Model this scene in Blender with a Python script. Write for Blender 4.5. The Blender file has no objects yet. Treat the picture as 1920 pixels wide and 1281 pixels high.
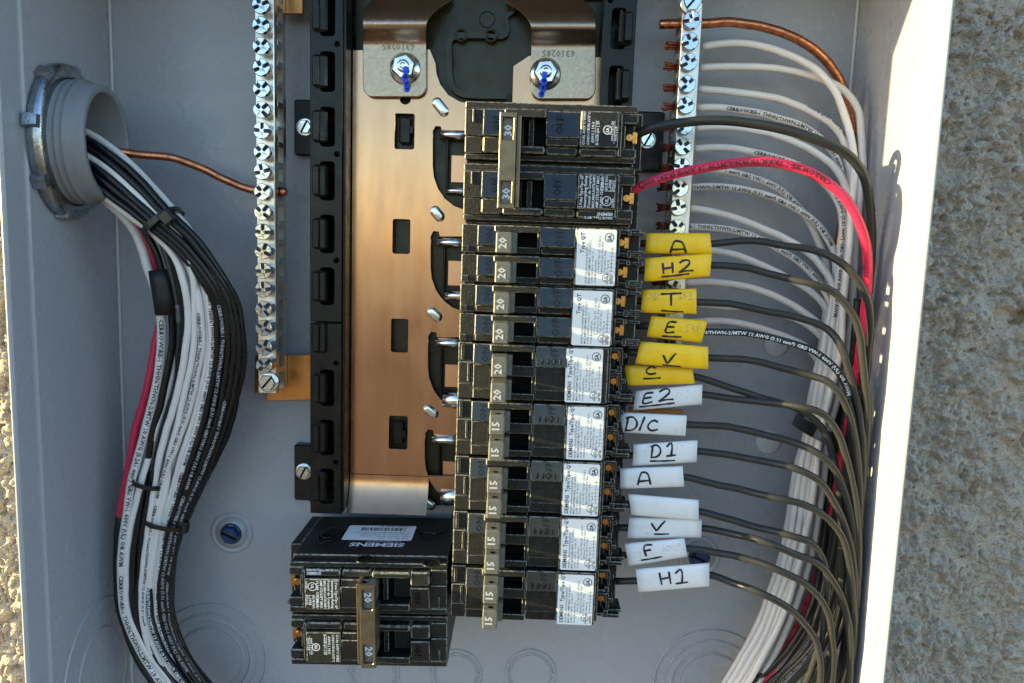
import bpy, bmesh, math, random
from mathutils import Vector, Matrix, noise
from math import sin, cos, pi, radians, hypot
random.seed(7)
C = bpy.context.scene.collection
SC = bpy.context.scene
# ---------------------------------------------------------------- units: panel millimetres (x right, y up, d out of the wall)
S, Z0 = 0.001, 1.40
def W(x, y, d): return Vector((x*S, -d*S, y*S+Z0))
# ---------------------------------------------------------------- camera
F, CX, CY, CD = 1424.6, 214.68, 39.56, 398.57
RX, RY, RZ = .1277, -.0135, -.0347
Mr = Matrix.Rotation(RZ, 3, 'Z') @ Matrix.Rotation(RY, 3, 'Y') @ Matrix.Rotation(RX, 3, 'X')   # panel -> camera axes
cam = bpy.data.objects.new('camera', bpy.data.cameras.new('camera'))
C.objects.link(cam); SC.camera = cam
cam.data.sensor_width = 36; cam.data.lens = F/1920*36
cam.data.clip_start = .01; cam.data.clip_end = 2000
P2W = Matrix(((1, 0, 0), (0, 0, -1), (0, 1, 0)))
cam.matrix_world = Matrix.Translation(W(CX, CY, CD)) @ (P2W @ Mr.transposed()).to_4x4()
CAMP = Vector((CX, CY, CD))
def P(u, v, d):
    """photo pixel -> panel point on the plane at height d"""
    r = Mr.transposed() @ Vector(((u-960)/F, -(v-640.5)/F, -1))
    t = (d-CD)/r.z
    q = CAMP + t*r
    return (q.x, q.y, d)
def PX(u, v, x):
    r = Mr.transposed() @ Vector(((u-960)/F, -(v-640.5)/F, -1))
    q = CAMP + ((x-CX)/r.x)*r
    return (x, q.y, q.z)
# ---------------------------------------------------------------- light
EXPO = 2.15
sun_dir = Vector((1, .11, -.16)).normalized()          # travel of the light in world axes
sun = bpy.data.objects.new('sun', bpy.data.lights.new('sun', 'SUN')); C.objects.link(sun)
sun.data.energy = 3.3; sun.data.angle = radians(.5); sun.data.color = (1, .86, .42)
sun.rotation_euler = sun_dir.to_track_quat('-Z', 'Y').to_euler(); sun.location = (-2, -1, 3)
w = bpy.data.worlds.new('World'); SC.world = w; w.use_nodes = True
nt = w.node_tree; nt.nodes.clear()
sky = nt.nodes.new('ShaderNodeTexSky'); sky.sky_type = 'NISHITA'; sky.sun_disc = False
# low evening sun from the left
sky.sun_elevation = math.asin(-sun_dir.z)
sky.sun_rotation = math.atan2(-sun_dir.x, -sun_dir.y)
sky.air_density = 1.0; sky.dust_density = .6; sky.ozone_density = 2.3
bg = nt.nodes.new('ShaderNodeBackground'); bg.inputs[1].default_value = .138
wo = nt.nodes.new('ShaderNodeOutputWorld')
nt.links.new(sky.outputs[0], bg.inputs[0]); nt.links.new(bg.outputs[0], wo.inputs[0])
SC.view_settings.view_transform = 'Standard'; SC.view_settings.look = 'None'
SC.view_settings.exposure = EXPO; SC.view_settings.gamma = 1
SC.render.engine = 'CYCLES'
SC.cycles.max_bounces = 8; SC.cycles.glossy_bounces = 5; SC.cycles.use_denoising = True

# ---------------------------------------------------------------- materials
def mat(name, col, rough=.5, metal=0., bump=None, var=None, spec=.5, rvar=None, coat=0, stretch=None):
    """bump=(scale per m, strength, distance m, detail); var=(scale, colour2, low, high) noise mix; rvar=(scale, amount)"""
    m = bpy.data.materials.new(name); m.use_nodes = True
    n = m.node_tree.nodes; l = m.node_tree.links; b = n['Principled BSDF']
    b.inputs['Base Color'].default_value = (*col, 1); b.inputs['Roughness'].default_value = rough
    b.inputs['Metallic'].default_value = metal; b.inputs['Specular IOR Level'].default_value = spec
    b.inputs['Coat Weight'].default_value = coat
    tc = n.new('ShaderNodeTexCoord'); src = tc.outputs['Object']
    if stretch:
        mp = n.new('ShaderNodeMapping'); mp.inputs['Scale'].default_value = stretch
        l.new(src, mp.inputs[0]); src = mp.outputs[0]
    def nz(scale, det=4, s=None):
        x = n.new('ShaderNodeTexNoise'); x.inputs['Scale'].default_value = scale; x.inputs['Detail'].default_value = det
        l.new(s or src, x.inputs['Vector']); return x
    if var:
        vs = var if isinstance(var, list) else [var]
        cur = None
        for (sc, c2, lo, hi) in vs:
            x = nz(sc, 5); r = n.new('ShaderNodeMapRange')
            r.inputs[1].default_value = lo; r.inputs[2].default_value = hi
            l.new(x.outputs[0], r.inputs[0])
            mx = n.new('ShaderNodeMix'); mx.data_type = 'RGBA'
            if cur: l.new(cur, mx.inputs[6])
            else: mx.inputs[6].default_value = (*col, 1)
            mx.inputs[7].default_value = (*c2, 1)
            l.new(r.outputs[0], mx.inputs[0]); cur = mx.outputs[2]
        l.new(cur, b.inputs['Base Color'])
    if rvar:
        x = nz(rvar[0], 3); r = n.new('ShaderNodeMapRange')
        r.inputs[1].default_value = .3; r.inputs[2].default_value = .7
        r.inputs[3].default_value = max(.02, rough-rvar[1]); r.inputs[4].default_value = rough+rvar[1]
        l.new(x.outputs[0], r.inputs[0]); l.new(r.outputs[0], b.inputs['Roughness'])
    if bump:
        bs = bump if isinstance(bump, list) else [bump]
        prev = None
        for (sc, st, di, de) in bs:
            x = nz(sc, de); bp = n.new('ShaderNodeBump')
            bp.inputs['Strength'].default_value = st; bp.inputs['Distance'].default_value = di
            l.new(x.outputs[0], bp.inputs['Height'])
            if prev: l.new(prev, bp.inputs['Normal'])
            prev = bp.outputs[0]
        l.new(prev, b.inputs['Normal'])
    return m
PAINT = mat('grey_enamel', (.362, .370, .412), .28, bump=[(260, .16, .0012, 2), (1500, .10, .0002, 2)], var=[(10, (.350, .357, .395), .3, .7), (420, (.335, .34, .37), .55, .85)], rvar=(60, .06))
PAINTM = mat('grey_enamel_mark', (.52, .52, .54), .35, bump=(900, .2, .0003, 2))
BLACK = mat('black_plastic', (.012, .012, .013), .36, bump=[(2600, .25, .0002, 3), (300, .1, .0004, 2)], var=(900, (.06, .052, .04), .64, .82), rvar=(250, .1), spec=.3)
BLACKD = mat('black_textured_plastic', (.009, .009, .009), .42, bump=[(2600, .9, .00042, 4)], var=[(1500, (.075, .068, .052), .58, .78), (180, (.022, .021, .018), .5, .75)], spec=.28)
GLOSSB = mat('smooth_black_plastic', (.010, .012, .016), .26, bump=(900, .12, .0003, 3), var=(700, (.05, .047, .04), .66, .8), spec=.6)
EDGE = mat('worn_glint_edge', (.27, .255, .215), .42, var=(700, (.045, .043, .038), .42, .62), spec=.4)  # chamfer wear, with sun glints painted into the lighter colour
BLACKB = mat('black_base_plastic', (.008, .008, .007), .30, bump=[(700, .15, .0003, 3)], var=(500, (.03, .027, .02), .66, .8), rvar=(120, .1), spec=.3)
HANDLE = mat('grey_handle_plastic', (.15, .142, .118), .45, bump=[(2600, .4, .00025, 3)], var=(1300, (.085, .078, .062), .5, .7))
BRONZE = mat('bronze_handle_tie', (.15, .12, .08), .28, .5, bump=(1800, .3, .0002, 3), var=(160, (.085, .068, .046), .4, .7))
SCRW = mat('bright_screw_steel', (.60, .63, .68), .14, 1, bump=(900, .2, .0003, 3), rvar=(500, .06))
RECESS = mat('screw_recess_shade', (.05, .052, .058), .4, .6)  # shade of the deep notches painted as a dark floor
ZINC = mat('zinc_plated_steel', (.74, .77, .79), .22, 1, bump=(900, .12, .0002, 3), rvar=(500, .08))
STRAP = mat('plated_strap_steel', (.46, .365, .275), .35, 1, bump=(2400, .22, .0002, 3), var=(900, (.37, .29, .215), .5, .75), rvar=(700, .08))
ALU = mat('aluminium_bar', (.72, .70, .66), .32, 1, bump=(1500, .15, .0002, 3), var=(260, (.52, .44, .36), .45, .75), stretch=(1, 1, .25))
PLATE = mat('tin_plated_bus', (.60, .35, .215), .20, 1, bump=(1400, .06, .00015, 3), var=[(160, (.54, .315, .195), .45, .75), (2600, (.44, .26, .155), .6, .8)], rvar=(90, .06), stretch=(1, 1, .3))  # silvery plating; warm surroundings' reflection put into the copper-toned base
COPPER = mat('copper', (.72, .29, .15), .28, 1, bump=(1200, .1, .0002, 2), var=(300, (.40, .13, .06), .45, .7), rvar=(300, .1))
COPPERD = mat('tarnished_copper', (.34, .09, .045), .42, .85, var=(2000, (.12, .03, .02), .4, .7))
COPPERS = mat('copper_bonding_strap', (.55, .25, .09), .34, 1, bump=(900, .1, .0002, 2), var=(200, (.46, .2, .07), .4, .7))
BRASS = mat('brass_lug', (.56, .29, .09), .34, 1, rvar=(500, .1))
WWHITE = mat('white_wire_insulation', (.71, .675, .66), .33, bump=(400, .12, .0004, 2), var=(90, (.69, .65, .63), .4, .7), spec=.5)
WBLACK = mat('black_wire_insulation', (.008, .008, .010), .27, bump=[(1500, .3, .0003, 3)], var=(600, (.022, .021, .019), .6, .8), rvar=(300, .08), spec=.4)
WSUNLIT = mat('black_wire_insulation_sunlit', (.032, .0315, .0305), .2, bump=[(1300, .16, .0003, 3)], var=(800, (.085, .082, .075), .62, .85), rvar=(300, .07), spec=.32)  # same black insulation, lightened: sunlight is put into its colour
WRED = mat('red_wire_insulation', (.66, .028, .085), .30, bump=(400, .1, .0003, 2), rvar=(200, .06))
WGREY = mat('dark_grey_wire_insulation', (.055, .06, .066), .35, bump=(1200, .2, .0003, 2))
YELLOW = mat('yellow_heat_shrink', (.92, .57, .012), .36, bump=(350, .12, .0006, 2), var=(300, (.86, .50, .010), .5, .75))
WSLEEVE = mat('white_heat_shrink', (.76, .77, .80), .36, bump=(350, .12, .0006, 2), var=(250, (.70, .71, .74), .5, .75))
INK = mat('black_marker_ink', (.008, .008, .010), .5)
INKP = mat('purple_marker_ink', (.030, .010, .045), .5)
DOTS = mat('dotted_print', (.30, .22, .10), .6)
DOTG = mat('grey_dotted_print', (.40, .42, .47), .6)
STICK = mat('white_sticker', (.80, .81, .82), .45, bump=(600, .05, .0003, 2))
PWHITE = mat('white_print', (.66, .70, .76), .55)
PGREY = mat('grey_print', (.30, .31, .34), .55)
PDARK = mat('dark_print', (.03, .03, .035), .55)
PVC = mat('grey_pvc', (.20, .21, .225), .36, bump=(500, .08, .0004, 2), var=(120, (.165, .17, .18), .5, .8))
CASTZ = mat('cast_zinc', (.40, .43, .46), .26, 1, bump=[(900, .25, .0004, 3)], var=(200, (.22, .23, .25), .45, .75), rvar=(300, .1))
TAPE = mat('black_vinyl_tape', (.008, .008, .008), .5, bump=(500, .2, .0005, 2))
TIEM = mat('black_nylon', (.010, .010, .011), .32, bump=(900, .1, .0002, 2))
BLUE = mat('blue_paint_mark', (.006, .085, .80), .35)
BLUES = mat('blue_screw_coating', (.018, .05, .16), .35, .4, var=(900, (.04, .09, .25), .5, .7))
TRAY = mat('olive_black_tray', (.030, .027, .011), .30, bump=(700, .15, .0003, 3), rvar=(120, .1), spec=.35)  # black plastic; the olive tint paints in the warm ground reflection
PITM = mat('cavity_shade', (.004, .004, .004), .6, spec=.1)  # shade inside slots and holes, painted as near-black surfaces
CAPM = mat('brown_terminal_cap', (.075, .042, .030), .22, var=(400, (.03, .02, .016), .45, .7))
SEAL = mat('clear_silicone', (.34, .35, .37), .16, bump=(500, .3, .0006, 2))

# ---------------------------------------------------------------- mesh building
class MB:
    def __init__(s, em=0): s.v = []; s.f = []; s.m = []; s.sm = []; s.em = em
    def add(s, vs, fs, mi=0, smooth=False):
        o = len(s.v); s.v += [tuple(p) for p in vs]
        for f in fs: s.f.append([i+o for i in f]); s.m.append(mi); s.sm.append(smooth)
        return s
    def box(s, x0, x1, y0, y1, d0, d1, b=.3, mi=0, taper=None, em=None):
        """chamfered box; taper=(dx,dy) shrinks the top"""
        if x0 > x1: x0, x1 = x1, x0
        if y0 > y1: y0, y1 = y1, y0
        b = max(1e-3, min(b, (x1-x0)*.4, (y1-y0)*.4, (d1-d0)*.4))
        lo, hi = (x0, y0, d0), (x1, y1, d1); tx, ty = taper or (0, 0)
        vs = []
        for c in range(8):
            for a in range(3):
                p = [0, 0, 0]
                for k in range(3):
                    up = c >> k & 1
                    p[k] = (hi[k] if up else lo[k]) + (0 if k == a else (-b if up else b))
                t = (p[2]-d0)/(d1-d0)
                p[0] += (tx if not c & 1 else -tx)*t; p[1] += (ty if not c & 2 else -ty)*t
                vs.append(p)
        fs = [[c*3, c*3+1, c*3+2] for c in range(8)]
        for a in range(3):
            u, v = 1 << (a+1) % 3, 1 << (a+2) % 3
            for sgn in (0, 1 << a):
                fs.append([(sgn | q)*3+a for q in (0, u, u | v, v)])
            for q in (0, u, v, u | v):                       # edges along axis a
                c0, c1 = q, q | 1 << a; i, j = (a+1) % 3, (a+2) % 3
                fs.append([c0*3+i, c0*3+j, c1*3+j, c1*3+i])
        s.add(vs, fs, mi)
        em = s.em if em is None else em
        if em:
            n = len(s.m)-len(fs)
            for i, f in enumerate(fs):
                if i < 8 or len(f) == 4 and len({q % 3 for q in f}) > 1: s.m[n+i] = em
        return s
    def wedge(s, x0, x1, y0, y1, d0, da, db, mi=0):
        """block whose top slopes from da at y1 down to db at y0"""
        b = .35
        vs = [(x0, y0, d0), (x1, y0, d0), (x1, y1, d0), (x0, y1, d0), (x0, y0, db-b), (x1, y0, db-b), (x1, y1, da-b), (x0, y1, da-b), (x0+b, y0+b, db), (x1-b, y0+b, db), (x1-b, y1-b, da), (x0+b, y1-b, da)]
        s.add(vs, [[0, 1, 5, 4], [1, 2, 6, 5], [2, 3, 7, 6], [3, 0, 4, 7], [8, 9, 10, 11], [0, 1, 2, 3]], mi)
        return s.add(vs, [[4, 5, 9, 8], [5, 6, 10, 9], [6, 7, 11, 10], [7, 4, 8, 11]], 1)
    def prism(s, pts, d0, d1, mi=0, smooth=False):
        n = len(pts)
        vs = [(x, y, d0) for x, y in pts]+[(x, y, d1) for x, y in pts]
        s.add(vs, [list(range(n))[::-1], list(range(n, 2*n))], mi)
        o = len(s.v)-2*n
        for i in range(n):
            s.f.append([o+i, o+(i+1) % n, o+n+(i+1) % n, o+n+i]); s.m.append(mi); s.sm.append(smooth)
        return s
    def lathe(s, c, axis, prof, n=28, mi=0, smooth=True, sy=1., cap0=False, cap1=True, phase=0.):
        """prof: list of (r, h) along the axis"""
        a = Vector(axis).normalized(); t = Vector((0, 1, 0)) if abs(a.y) < .9 else Vector((1, 0, 0))
        e1 = t.cross(a).normalized(); e2 = a.cross(e1)
        vs = []
        for r, h in prof:
            for i in range(n):
                th = 2*pi*i/n+phase
                vs.append(Vector(c)+a*h+e1*(r*cos(th)*sy)+e2*(r*sin(th)))
        fs = []
        for k in range(len(prof)-1):
            for i in range(n):
                fs.append([k*n+i, k*n+(i+1) % n, (k+1)*n+(i+1) % n, (k+1)*n+i])
        s.add(vs, fs, mi, smooth)
        o = len(s.v)-len(vs)
        if cap0: s.f.append([o+i for i in range(n)][::-1]); s.m.append(mi); s.sm.append(False)
        if cap1: s.f.append([o+(len(prof)-1)*n+i for i in range(n)]); s.m.append(mi); s.sm.append(False)
        return s
    def tube(s, pts, r, n=10, mi=0, caps=True, flat=1.):
        fr = frames(pts); vs = []; fs = []
        for i, (p, t, nn, b) in enumerate(fr):
            rr = r[i] if isinstance(r, (list, tuple)) else r
            for k in range(n):
                th = 2*pi*k/n
                vs.append(p+nn*(rr*flat*cos(th))+b*(rr*sin(th)))
        for i in range(len(fr)-1):
            for k in range(n):
                fs.append([i*n+k, i*n+(k+1) % n, (i+1)*n+(k+1) % n, (i+1)*n+k])
        s.add(vs, fs, mi, True)
        if caps:
            o = len(s.v)-len(vs); e = o+(len(fr)-1)*n
            s.f.append([o+k for k in range(n)][::-1]); s.m.append(mi); s.sm.append(False)
            s.f.append([e+k for k in range(n)]); s.m.append(mi); s.sm.append(False)
        return s
    def merge(s, o, tf=lambda p: p, mi=None):
        b = len(s.v); s.v += [tuple(tf(p)) for p in o.v]
        for f, m, q in zip(o.f, o.m, o.sm): s.f.append([i+b for i in f]); s.m.append(m if mi is None else mi); s.sm.append(q)
        return s
    def mesh(s, name, mats, base=(0, 0, 0)):
        me = bpy.data.meshes.new(name)
        bx, by, bd = base
        me.from_pydata([((x-bx)*S, -(d-bd)*S, (y-by)*S) for x, y, d in s.v], [], s.f)
        for m in (mats if isinstance(mats, (list, tuple)) else [mats]): me.materials.append(m)
        me.polygons.foreach_set('material_index', s.m); me.polygons.foreach_set('use_smooth', s.sm)
        bm = bmesh.new(); bm.from_mesh(me); bmesh.ops.recalc_face_normals(bm, faces=bm.faces); bm.to_mesh(me); bm.free()
        me.update(); return me
    def build(s, name, mats, parent=None, base=None, recalc=True):
        if base is None: base = BASE.get(parent, (0, 0, 0)) if parent else (0, 0, 0)
        me = s.mesh(name, mats, base)
        o = bpy.data.objects.new(name, me); C.objects.link(o)
        BASE[o] = base
        if parent: o.parent = parent
        else: o.location = W(*base)
        return o
BASE = {}
def tag(o, label=None, cat=None, group=None, kind=None):
    for k, v in (('label', label), ('category', cat), ('group', group), ('kind', kind)):
        if v: o[k] = v
    return o
def thing(name, label, cat, base, group=None, local=False, rot=0):
    o = bpy.data.objects.new(name, None); C.objects.link(o); o.location = W(*base)
    o.empty_display_size = .01
    o.rotation_euler = (0, -rot, 0)
    BASE[o] = (0, 0, 0) if local else base
    return tag(o, label, cat, group)
def single(mb, name, mats, label, cat, base, group=None):
    return tag(mb.build(name, mats, None, base), label, cat, group)
def dup_part(o, parent, name=None):
    c = o.copy(); C.objects.link(c); c.parent = parent
    for ch in o.children: dup_part(ch, c)
    return c
def put(me, name, parent, loc, rot=0, mats=None):
    """an object sharing mesh me at panel point loc under parent"""
    o = bpy.data.objects.new(name, me); C.objects.link(o); o.parent = parent
    b = BASE.get(parent, (0, 0, 0))
    o.location = Vector(((loc[0]-b[0])*S, -(loc[2]-b[2])*S, (loc[1]-b[1])*S)); o.rotation_euler = (0, -rot, 0)
    return o
# ---------------------------------------------------------------- curves
def spline(pts, step=2.2):
    """Catmull-Rom through the points, resampled about every step mm"""
    p = [Vector(q) for q in pts]
    p = [p[0]*2-p[1]]+p+[p[-1]*2-p[-2]]
    out = []
    for i in range(1, len(p)-2):
        a, b, c, d = p[i-1:i+3]
        n = max(2, int((c-b).length/step))
        for k in range(n):
            # centripetal-ish: clamp tangents
            t = k/n
            L = (c-b).length
            m1 = (c-a).normalized()*L if (c-a).length > 1e-6 else (c-b)
            m2 = (d-b).normalized()*L if (d-b).length > 1e-6 else (c-b)
            h = t*t*t; q = t*t
            out.append(b*(2*h-3*q+1)+m1*(h-2*q+t)+c*(3*q-2*h)+m2*(h-q))
    out.append(p[-2]); return out
def frames(pts, ref=None):
    """(p, tangent, normal toward the viewer, binormal)"""
    pts = [Vector(q) for q in pts]; fr = []; n = len(pts); pn = None
    for i, p in enumerate(pts):
        t = (pts[min(i+1, n-1)]-pts[max(i-1, 0)]).normalized()
        r = Vector((0, 0, 1))
        nn = r-t*r.dot(t)
        if nn.length < .15:
            nn = (pn-t*pn.dot(t)) if pn else Vector((0, 1, 0))-t*t.y
        nn.normalize(); pn = nn
        fr.append((p, t, nn, nn.cross(t)))
    return fr
_TX = {}
def glyphs(s, bold=.012, res=1):
    k = (s, bold, res)
    if k not in _TX:
        cu = bpy.data.curves.new('text', 'FONT'); cu.body = s; cu.size = 1; cu.resolution_u = res; cu.offset = bold
        ob = bpy.data.objects.new('text', cu); me = bpy.data.meshes.new_from_object(ob)
        _TX[k] = ([(v.co.x, v.co.y) for v in me.vertices], [list(p.vertices) for p in me.polygons])
        bpy.data.objects.remove(ob); bpy.data.curves.remove(cu); bpy.data.meshes.remove(me)
    return _TX[k]
def text(mb, s, size, tf, bold=.012, align='l', mi=0, sx=1., maxw=None):
    v, f = glyphs(s, bold)
    if not v: return 0
    w_ = max(p[0] for p in v)
    if maxw and w_*size*sx > maxw:
        k = maxw/(w_*size*sx); size *= k**.4; sx *= k**.6
    ox = {'l': 0, 'c': -w_/2, 'r': -w_}[align]
    mb.add([tf((x+ox)*size*sx, y*size) for x, y in v], f, mi)
    return w_*size*sx
def flat_tf(x, y, d, ang=0, k=1.):
    c_, s_ = cos(ang), sin(ang)
    return lambda a, b: (x+a*c_-b*s_, y+a*s_+b*c_, d)
def wire_text(mb, pts, r, s, size, start=0., phi0=0., bold=.03, mi=0, sx=1.15, lift=.05, maxlen=1e9):
    fr = frames(pts); cum = [0.]
    for i in range(1, len(fr)): cum.append(cum[-1]+(fr[i][0]-fr[i-1][0]).length)
    v, f = glyphs(s, bold)
    L = cum[-1]; vs = []; j = 0; keep = set()
    for idx, (x, y) in enumerate(v):
        q = start+x*size*sx
        if q < 0 or q > min(L, start+maxlen): keep.add(idx)
        q = min(max(q, 0), L)
        lo, hi = 0, len(cum)-1
        while hi-lo > 1:
            m = (lo+hi)//2
            if cum[m] <= q: lo = m
            else: hi = m
        t = (q-cum[lo])/max(1e-9, cum[hi]-cum[lo])
        A, B_ = fr[lo], fr[hi]
        p = A[0].lerp(B_[0], t); nn = A[2].lerp(B_[2], t).normalized(); b = A[3].lerp(B_[3], t).normalized()
        ph = phi0+(y-.36)*size/r
        vs.append(p+(nn*cos(ph)+b*sin(ph))*(r+lift))
    mb.add(vs, [q for q in f if not any(i in keep for i in q)], mi)
def curve_plate(outer, holes, d0, d1, bevel=.25, res=2):
    """flat plate with holes (2-D curve fill) between heights d0 and d1 -> MB"""
    cu = bpy.data.curves.new('plate', 'CURVE'); cu.dimensions = '2D'; cu.fill_mode = 'BOTH'
    cu.extrude = (d1-d0)/2-bevel; cu.bevel_depth = bevel; cu.bevel_resolution = 0; cu.offset = -bevel
    for poly in [outer]+holes:
        sp = cu.splines.new('POLY'); sp.points.add(len(poly)-1); sp.use_cyclic_u = True
        for q, (x, y) in zip(sp.points, poly): q.co = (x, y, 0, 1)
    ob = bpy.data.objects.new('plate', cu); me = bpy.data.meshes.new_from_object(ob)
    mb = MB(); c_ = (d0+d1)/2
    mb.add([(v.co.x, v.co.y, v.co.z+c_) for v in me.vertices], [list(p.vertices) for p in me.polygons])
    bpy.data.objects.remove(ob); bpy.data.curves.remove(cu); bpy.data.meshes.remove(me)
    return mb
def rrect(x0, x1, y0, y1, r, n=4):
    pts = []
    for cx, cy, a in ((x1-r, y1-r, 0), (x0+r, y1-r, 90), (x0+r, y0+r, 180), (x1-r, y0+r, 270)):
        for k in range(n+1):
            t = radians(a+90*k/n); pts.append((cx+r*cos(t), cy+r*sin(t)))
    return pts
def circ(x, y, r, n=20, ph=0): return [(x+r*cos(2*pi*k/n+ph), y+r*sin(2*pi*k/n+ph)) for k in range(n)]
def smooth_poly(pts, closed=True, n=5):
    p = [Vector((a, b, 0)) for a, b in pts]; out = []; N = len(p)
    for i in range(N):
        a, b, c, d = p[(i-1) % N], p[i], p[(i+1) % N], p[(i+2) % N]
        for k in range(n):
            t = k/n; h = t**3; q = t*t
            v = b*(2*h-3*q+1)+(c-a)*.5*(h-2*q+t)+c*(3*q-2*h)+(d-b)*.5*(h-q); out.append((v.x, v.y))
    return out
def ring_torus(mb, c, axis, R, r, n=40, m=6, mi=0, sy=1., a0=0, a1=2*pi):
    a = Vector(axis).normalized(); t = Vector((0, 1, 0)) if abs(a.y) < .9 else Vector((1, 0, 0))
    e1 = t.cross(a).normalized(); e2 = a.cross(e1); full = abs(a1-a0-2*pi) < 1e-6
    N = n if full else n+1; vs = []; fs = []
    for i in range(N):
        th = a0+(a1-a0)*i/n; er = e1*(cos(th)*sy)+e2*sin(th)
        for k in range(m):
            ph = 2*pi*k/m; vs.append(Vector(c)+er*(R+r*cos(ph))+a*(r*sin(ph)))
    for i in range(N if full else N-1):
        for k in range(m):
            j = (i+1) % N; fs.append([i*m+k, j*m+k, j*m+(k+1) % m, i*m+(k+1) % m])
    mb.add(vs, fs, mi, True)
# ================================================================ SETTING: ground, wall, enclosure
WID, DEP, FOLD = 376., 84., 70.
YB, YT = -330., 189.
g = MB(); g.add([(-60000, -Z0*1000, -60000), (60000, -Z0*1000, -60000), (60000, -Z0*1000, 60000), (-60000, -Z0*1000, 60000)], [[0, 1, 2, 3]])
GRND = mat('pale_gravel_ground', (.20, .135, .085), .9, var=(3, (.15, .105, .07), .4, .7))
tag(g.build('ground', GRND, None, (0, -1400, 0)), kind='structure')
def build_wall():
    def axis(a, b, dense, st):
        out = [a]
        for lo, hi in dense:
            k = int((hi-lo)/st); out += [lo+(hi-lo)*i/k for i in range(k+1)]
        return sorted(set(out+[b]))
    xs = axis(-1600, 2000, [(-85, -2), (376, 500)], .8); ys = axis(-1400, 1000, [(-260, 215)], .8)
    vs = []; nf = noise.noise
    for x in xs:
        dx = -85 <= x <= 500
        for y in ys:
            h = 0
            if dx and -260 <= y <= 215:
                p = Vector((x/9, y/9, 3.1)); wob = Vector((nf(p*1.7), nf(p*1.7+Vector((5, 5, 5))), 0))*.35
                a = nf(p*.8+wob); c = nf(p*4.3+Vector((3, 7, 2)))
                g1 = noise.voronoi(Vector((x/5.6, y/5.6, .3))+wob)[0][0]; g2 = noise.voronoi(Vector((x/2.9, y/2.9, 4.3))+wob*2)[0][0]
                m1 = min(1, max(0, (nf(p*.55+Vector((2, 8, 1)))+.28)*2.6)); m2 = min(1, max(0, (nf(p*1.1+Vector((7, 1, 4)))+.3)*2.4))
                h = 2.2*a+.6*c+4.6*m1*max(0, 1-g1*g1*2.0)**.55+2.4*m2*max(0, 1-g2*g2*2.2)**.6
                pit = nf(Vector((x/2.6, y/2.6, 1.7)))
                if pit > .42: h -= (pit-.42)*14
            vs.append((x, y, -12.5+h))
    n = len(ys)
    m = MB(); m.add(vs, [[i*n+j, (i+1)*n+j, (i+1)*n+j+1, i*n+j+1] for i in range(len(xs)-1) for j in range(n-1)], 0, True)
    STUC = mat('stucco', (.66, .54, .425), .9, bump=[(520, 1., .0028, 5), (1250, 1., .0016, 4)],
               var=[(75, (.70, .62, .52), .45, .7), (55, (.33, .24, .13), .62, .74), (700, (.40, .35, .285), .55, .72)])
    single(m, 'stucco_wall', STUC, 'rough grey stucco wall that the open grey box is fixed to', 'wall', (0, -1400, -7))
build_wall()

BOX = thing('electrical_enclosure', 'open light grey steel box full of breakers and wires on a stucco wall', 'electrical box', (0, YB, 0))
m = MB(); m.box(-1.5, WID+1.5, YB, YT, -2, 0, .2); m.build('back_panel', PAINT, BOX)
def side(x, sgn):
    m = MB(); o = sgn
    # inner skin, fold and hem as one pressed profile extruded along y
    prof = [(x, 0), (x, FOLD-1.2), (x+.7*o, FOLD), (x+.9*o, FOLD+1), (x+.9*o, DEP-1.2), (x+1.4*o, DEP-.3), (x+2.2*o, DEP), (x+3.0*o, DEP-.4), (x+3.4*o, DEP-1.4), (x+3.4*o, FOLD), (x+1.5*o, FOLD-2), (x+1.5*o, -2), (x, -2)]
    ys = (YB, YT); vs = [(a, y, d) for y in ys for a, d in prof]; n = len(prof)
    m.add(vs, [[i, (i+1) % n, n+(i+1) % n, n+i] for i in range(n)]+[list(range(n)), list(range(n, 2*n))])
    return m.build('side_wall', PAINT, BOX)
side(0, -1); side(WID, 1)
m = MB(); m.box(-3, WID+3, YT, YT+1.5, -2, DEP, .2); m.build('top_wall', PAINT, BOX)
m = MB(); m.box(-3, WID+3, YB-1.5, YB, -2, DEP, .2); m.build('bottom_wall', PAINT, BOX)
for x0, x1 in ((0, 1.6), (WID-1.6, WID)):
    m = MB(); m.box(x0, x1, YB+1, YT-1, 0, 1.5, .5); m.build('corner_seam', PAINTM, BOX)
def knockout(c, axis, radii, sy=1., tabs=True):
    m = MB(); c = Vector(c); a = Vector(axis)
    for i, r in enumerate(radii):
        ring_torus(m, c+a*.02, axis, r, .8 if i % 2 == 0 else .55, 56, 6, 0, sy)
        if tabs:
            t = Vector((0, 1, 0)); e = t.cross(a)
            for th in ((.5*pi) if True else 0, 0 if i % 2 else pi*.98):
                q = c+(e*cos(th)*sy+t*sin(th))*r+a*.1
                m.box(q.x-(.3 if abs(a.x) > .5 else 1.5), q.x+(.3 if abs(a.x) > .5 else 1.5), q.y-.9, q.y+.9, q.z-(1.2 if abs(a.x) > .5 else .2), q.z+(1.2 if abs(a.x) > .5 else .35), .2)
    # discs between the rings sit slightly proud, alternating like pressed knockouts
    for r0, r1, h in zip([0]+list(radii[::-1]), radii[::-1], [.7, .0, .6, .0][:len(radii)]):
        if h: m.lathe(c, axis, [(r0+.4, h), (r1-.55, h), (r1-.3, 0)] if r0 else [(.01, h), (r1-.55, h), (r1-.3, 0)], 48, 0, False, sy, False, False)
    m.build('knockout', PAINT, BOX)
knockout(P(396, 1233, 0), (0, 0, 1), (31.5, 26, 22.5, 18.2))
knockout(P(1333, 1283, 0), (0, 0, 1), (32, 26, 22.3, 18.2))
knockout((0, -191, 30), (1, 0, 0), (40, 33, 24.5), .80)
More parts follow.
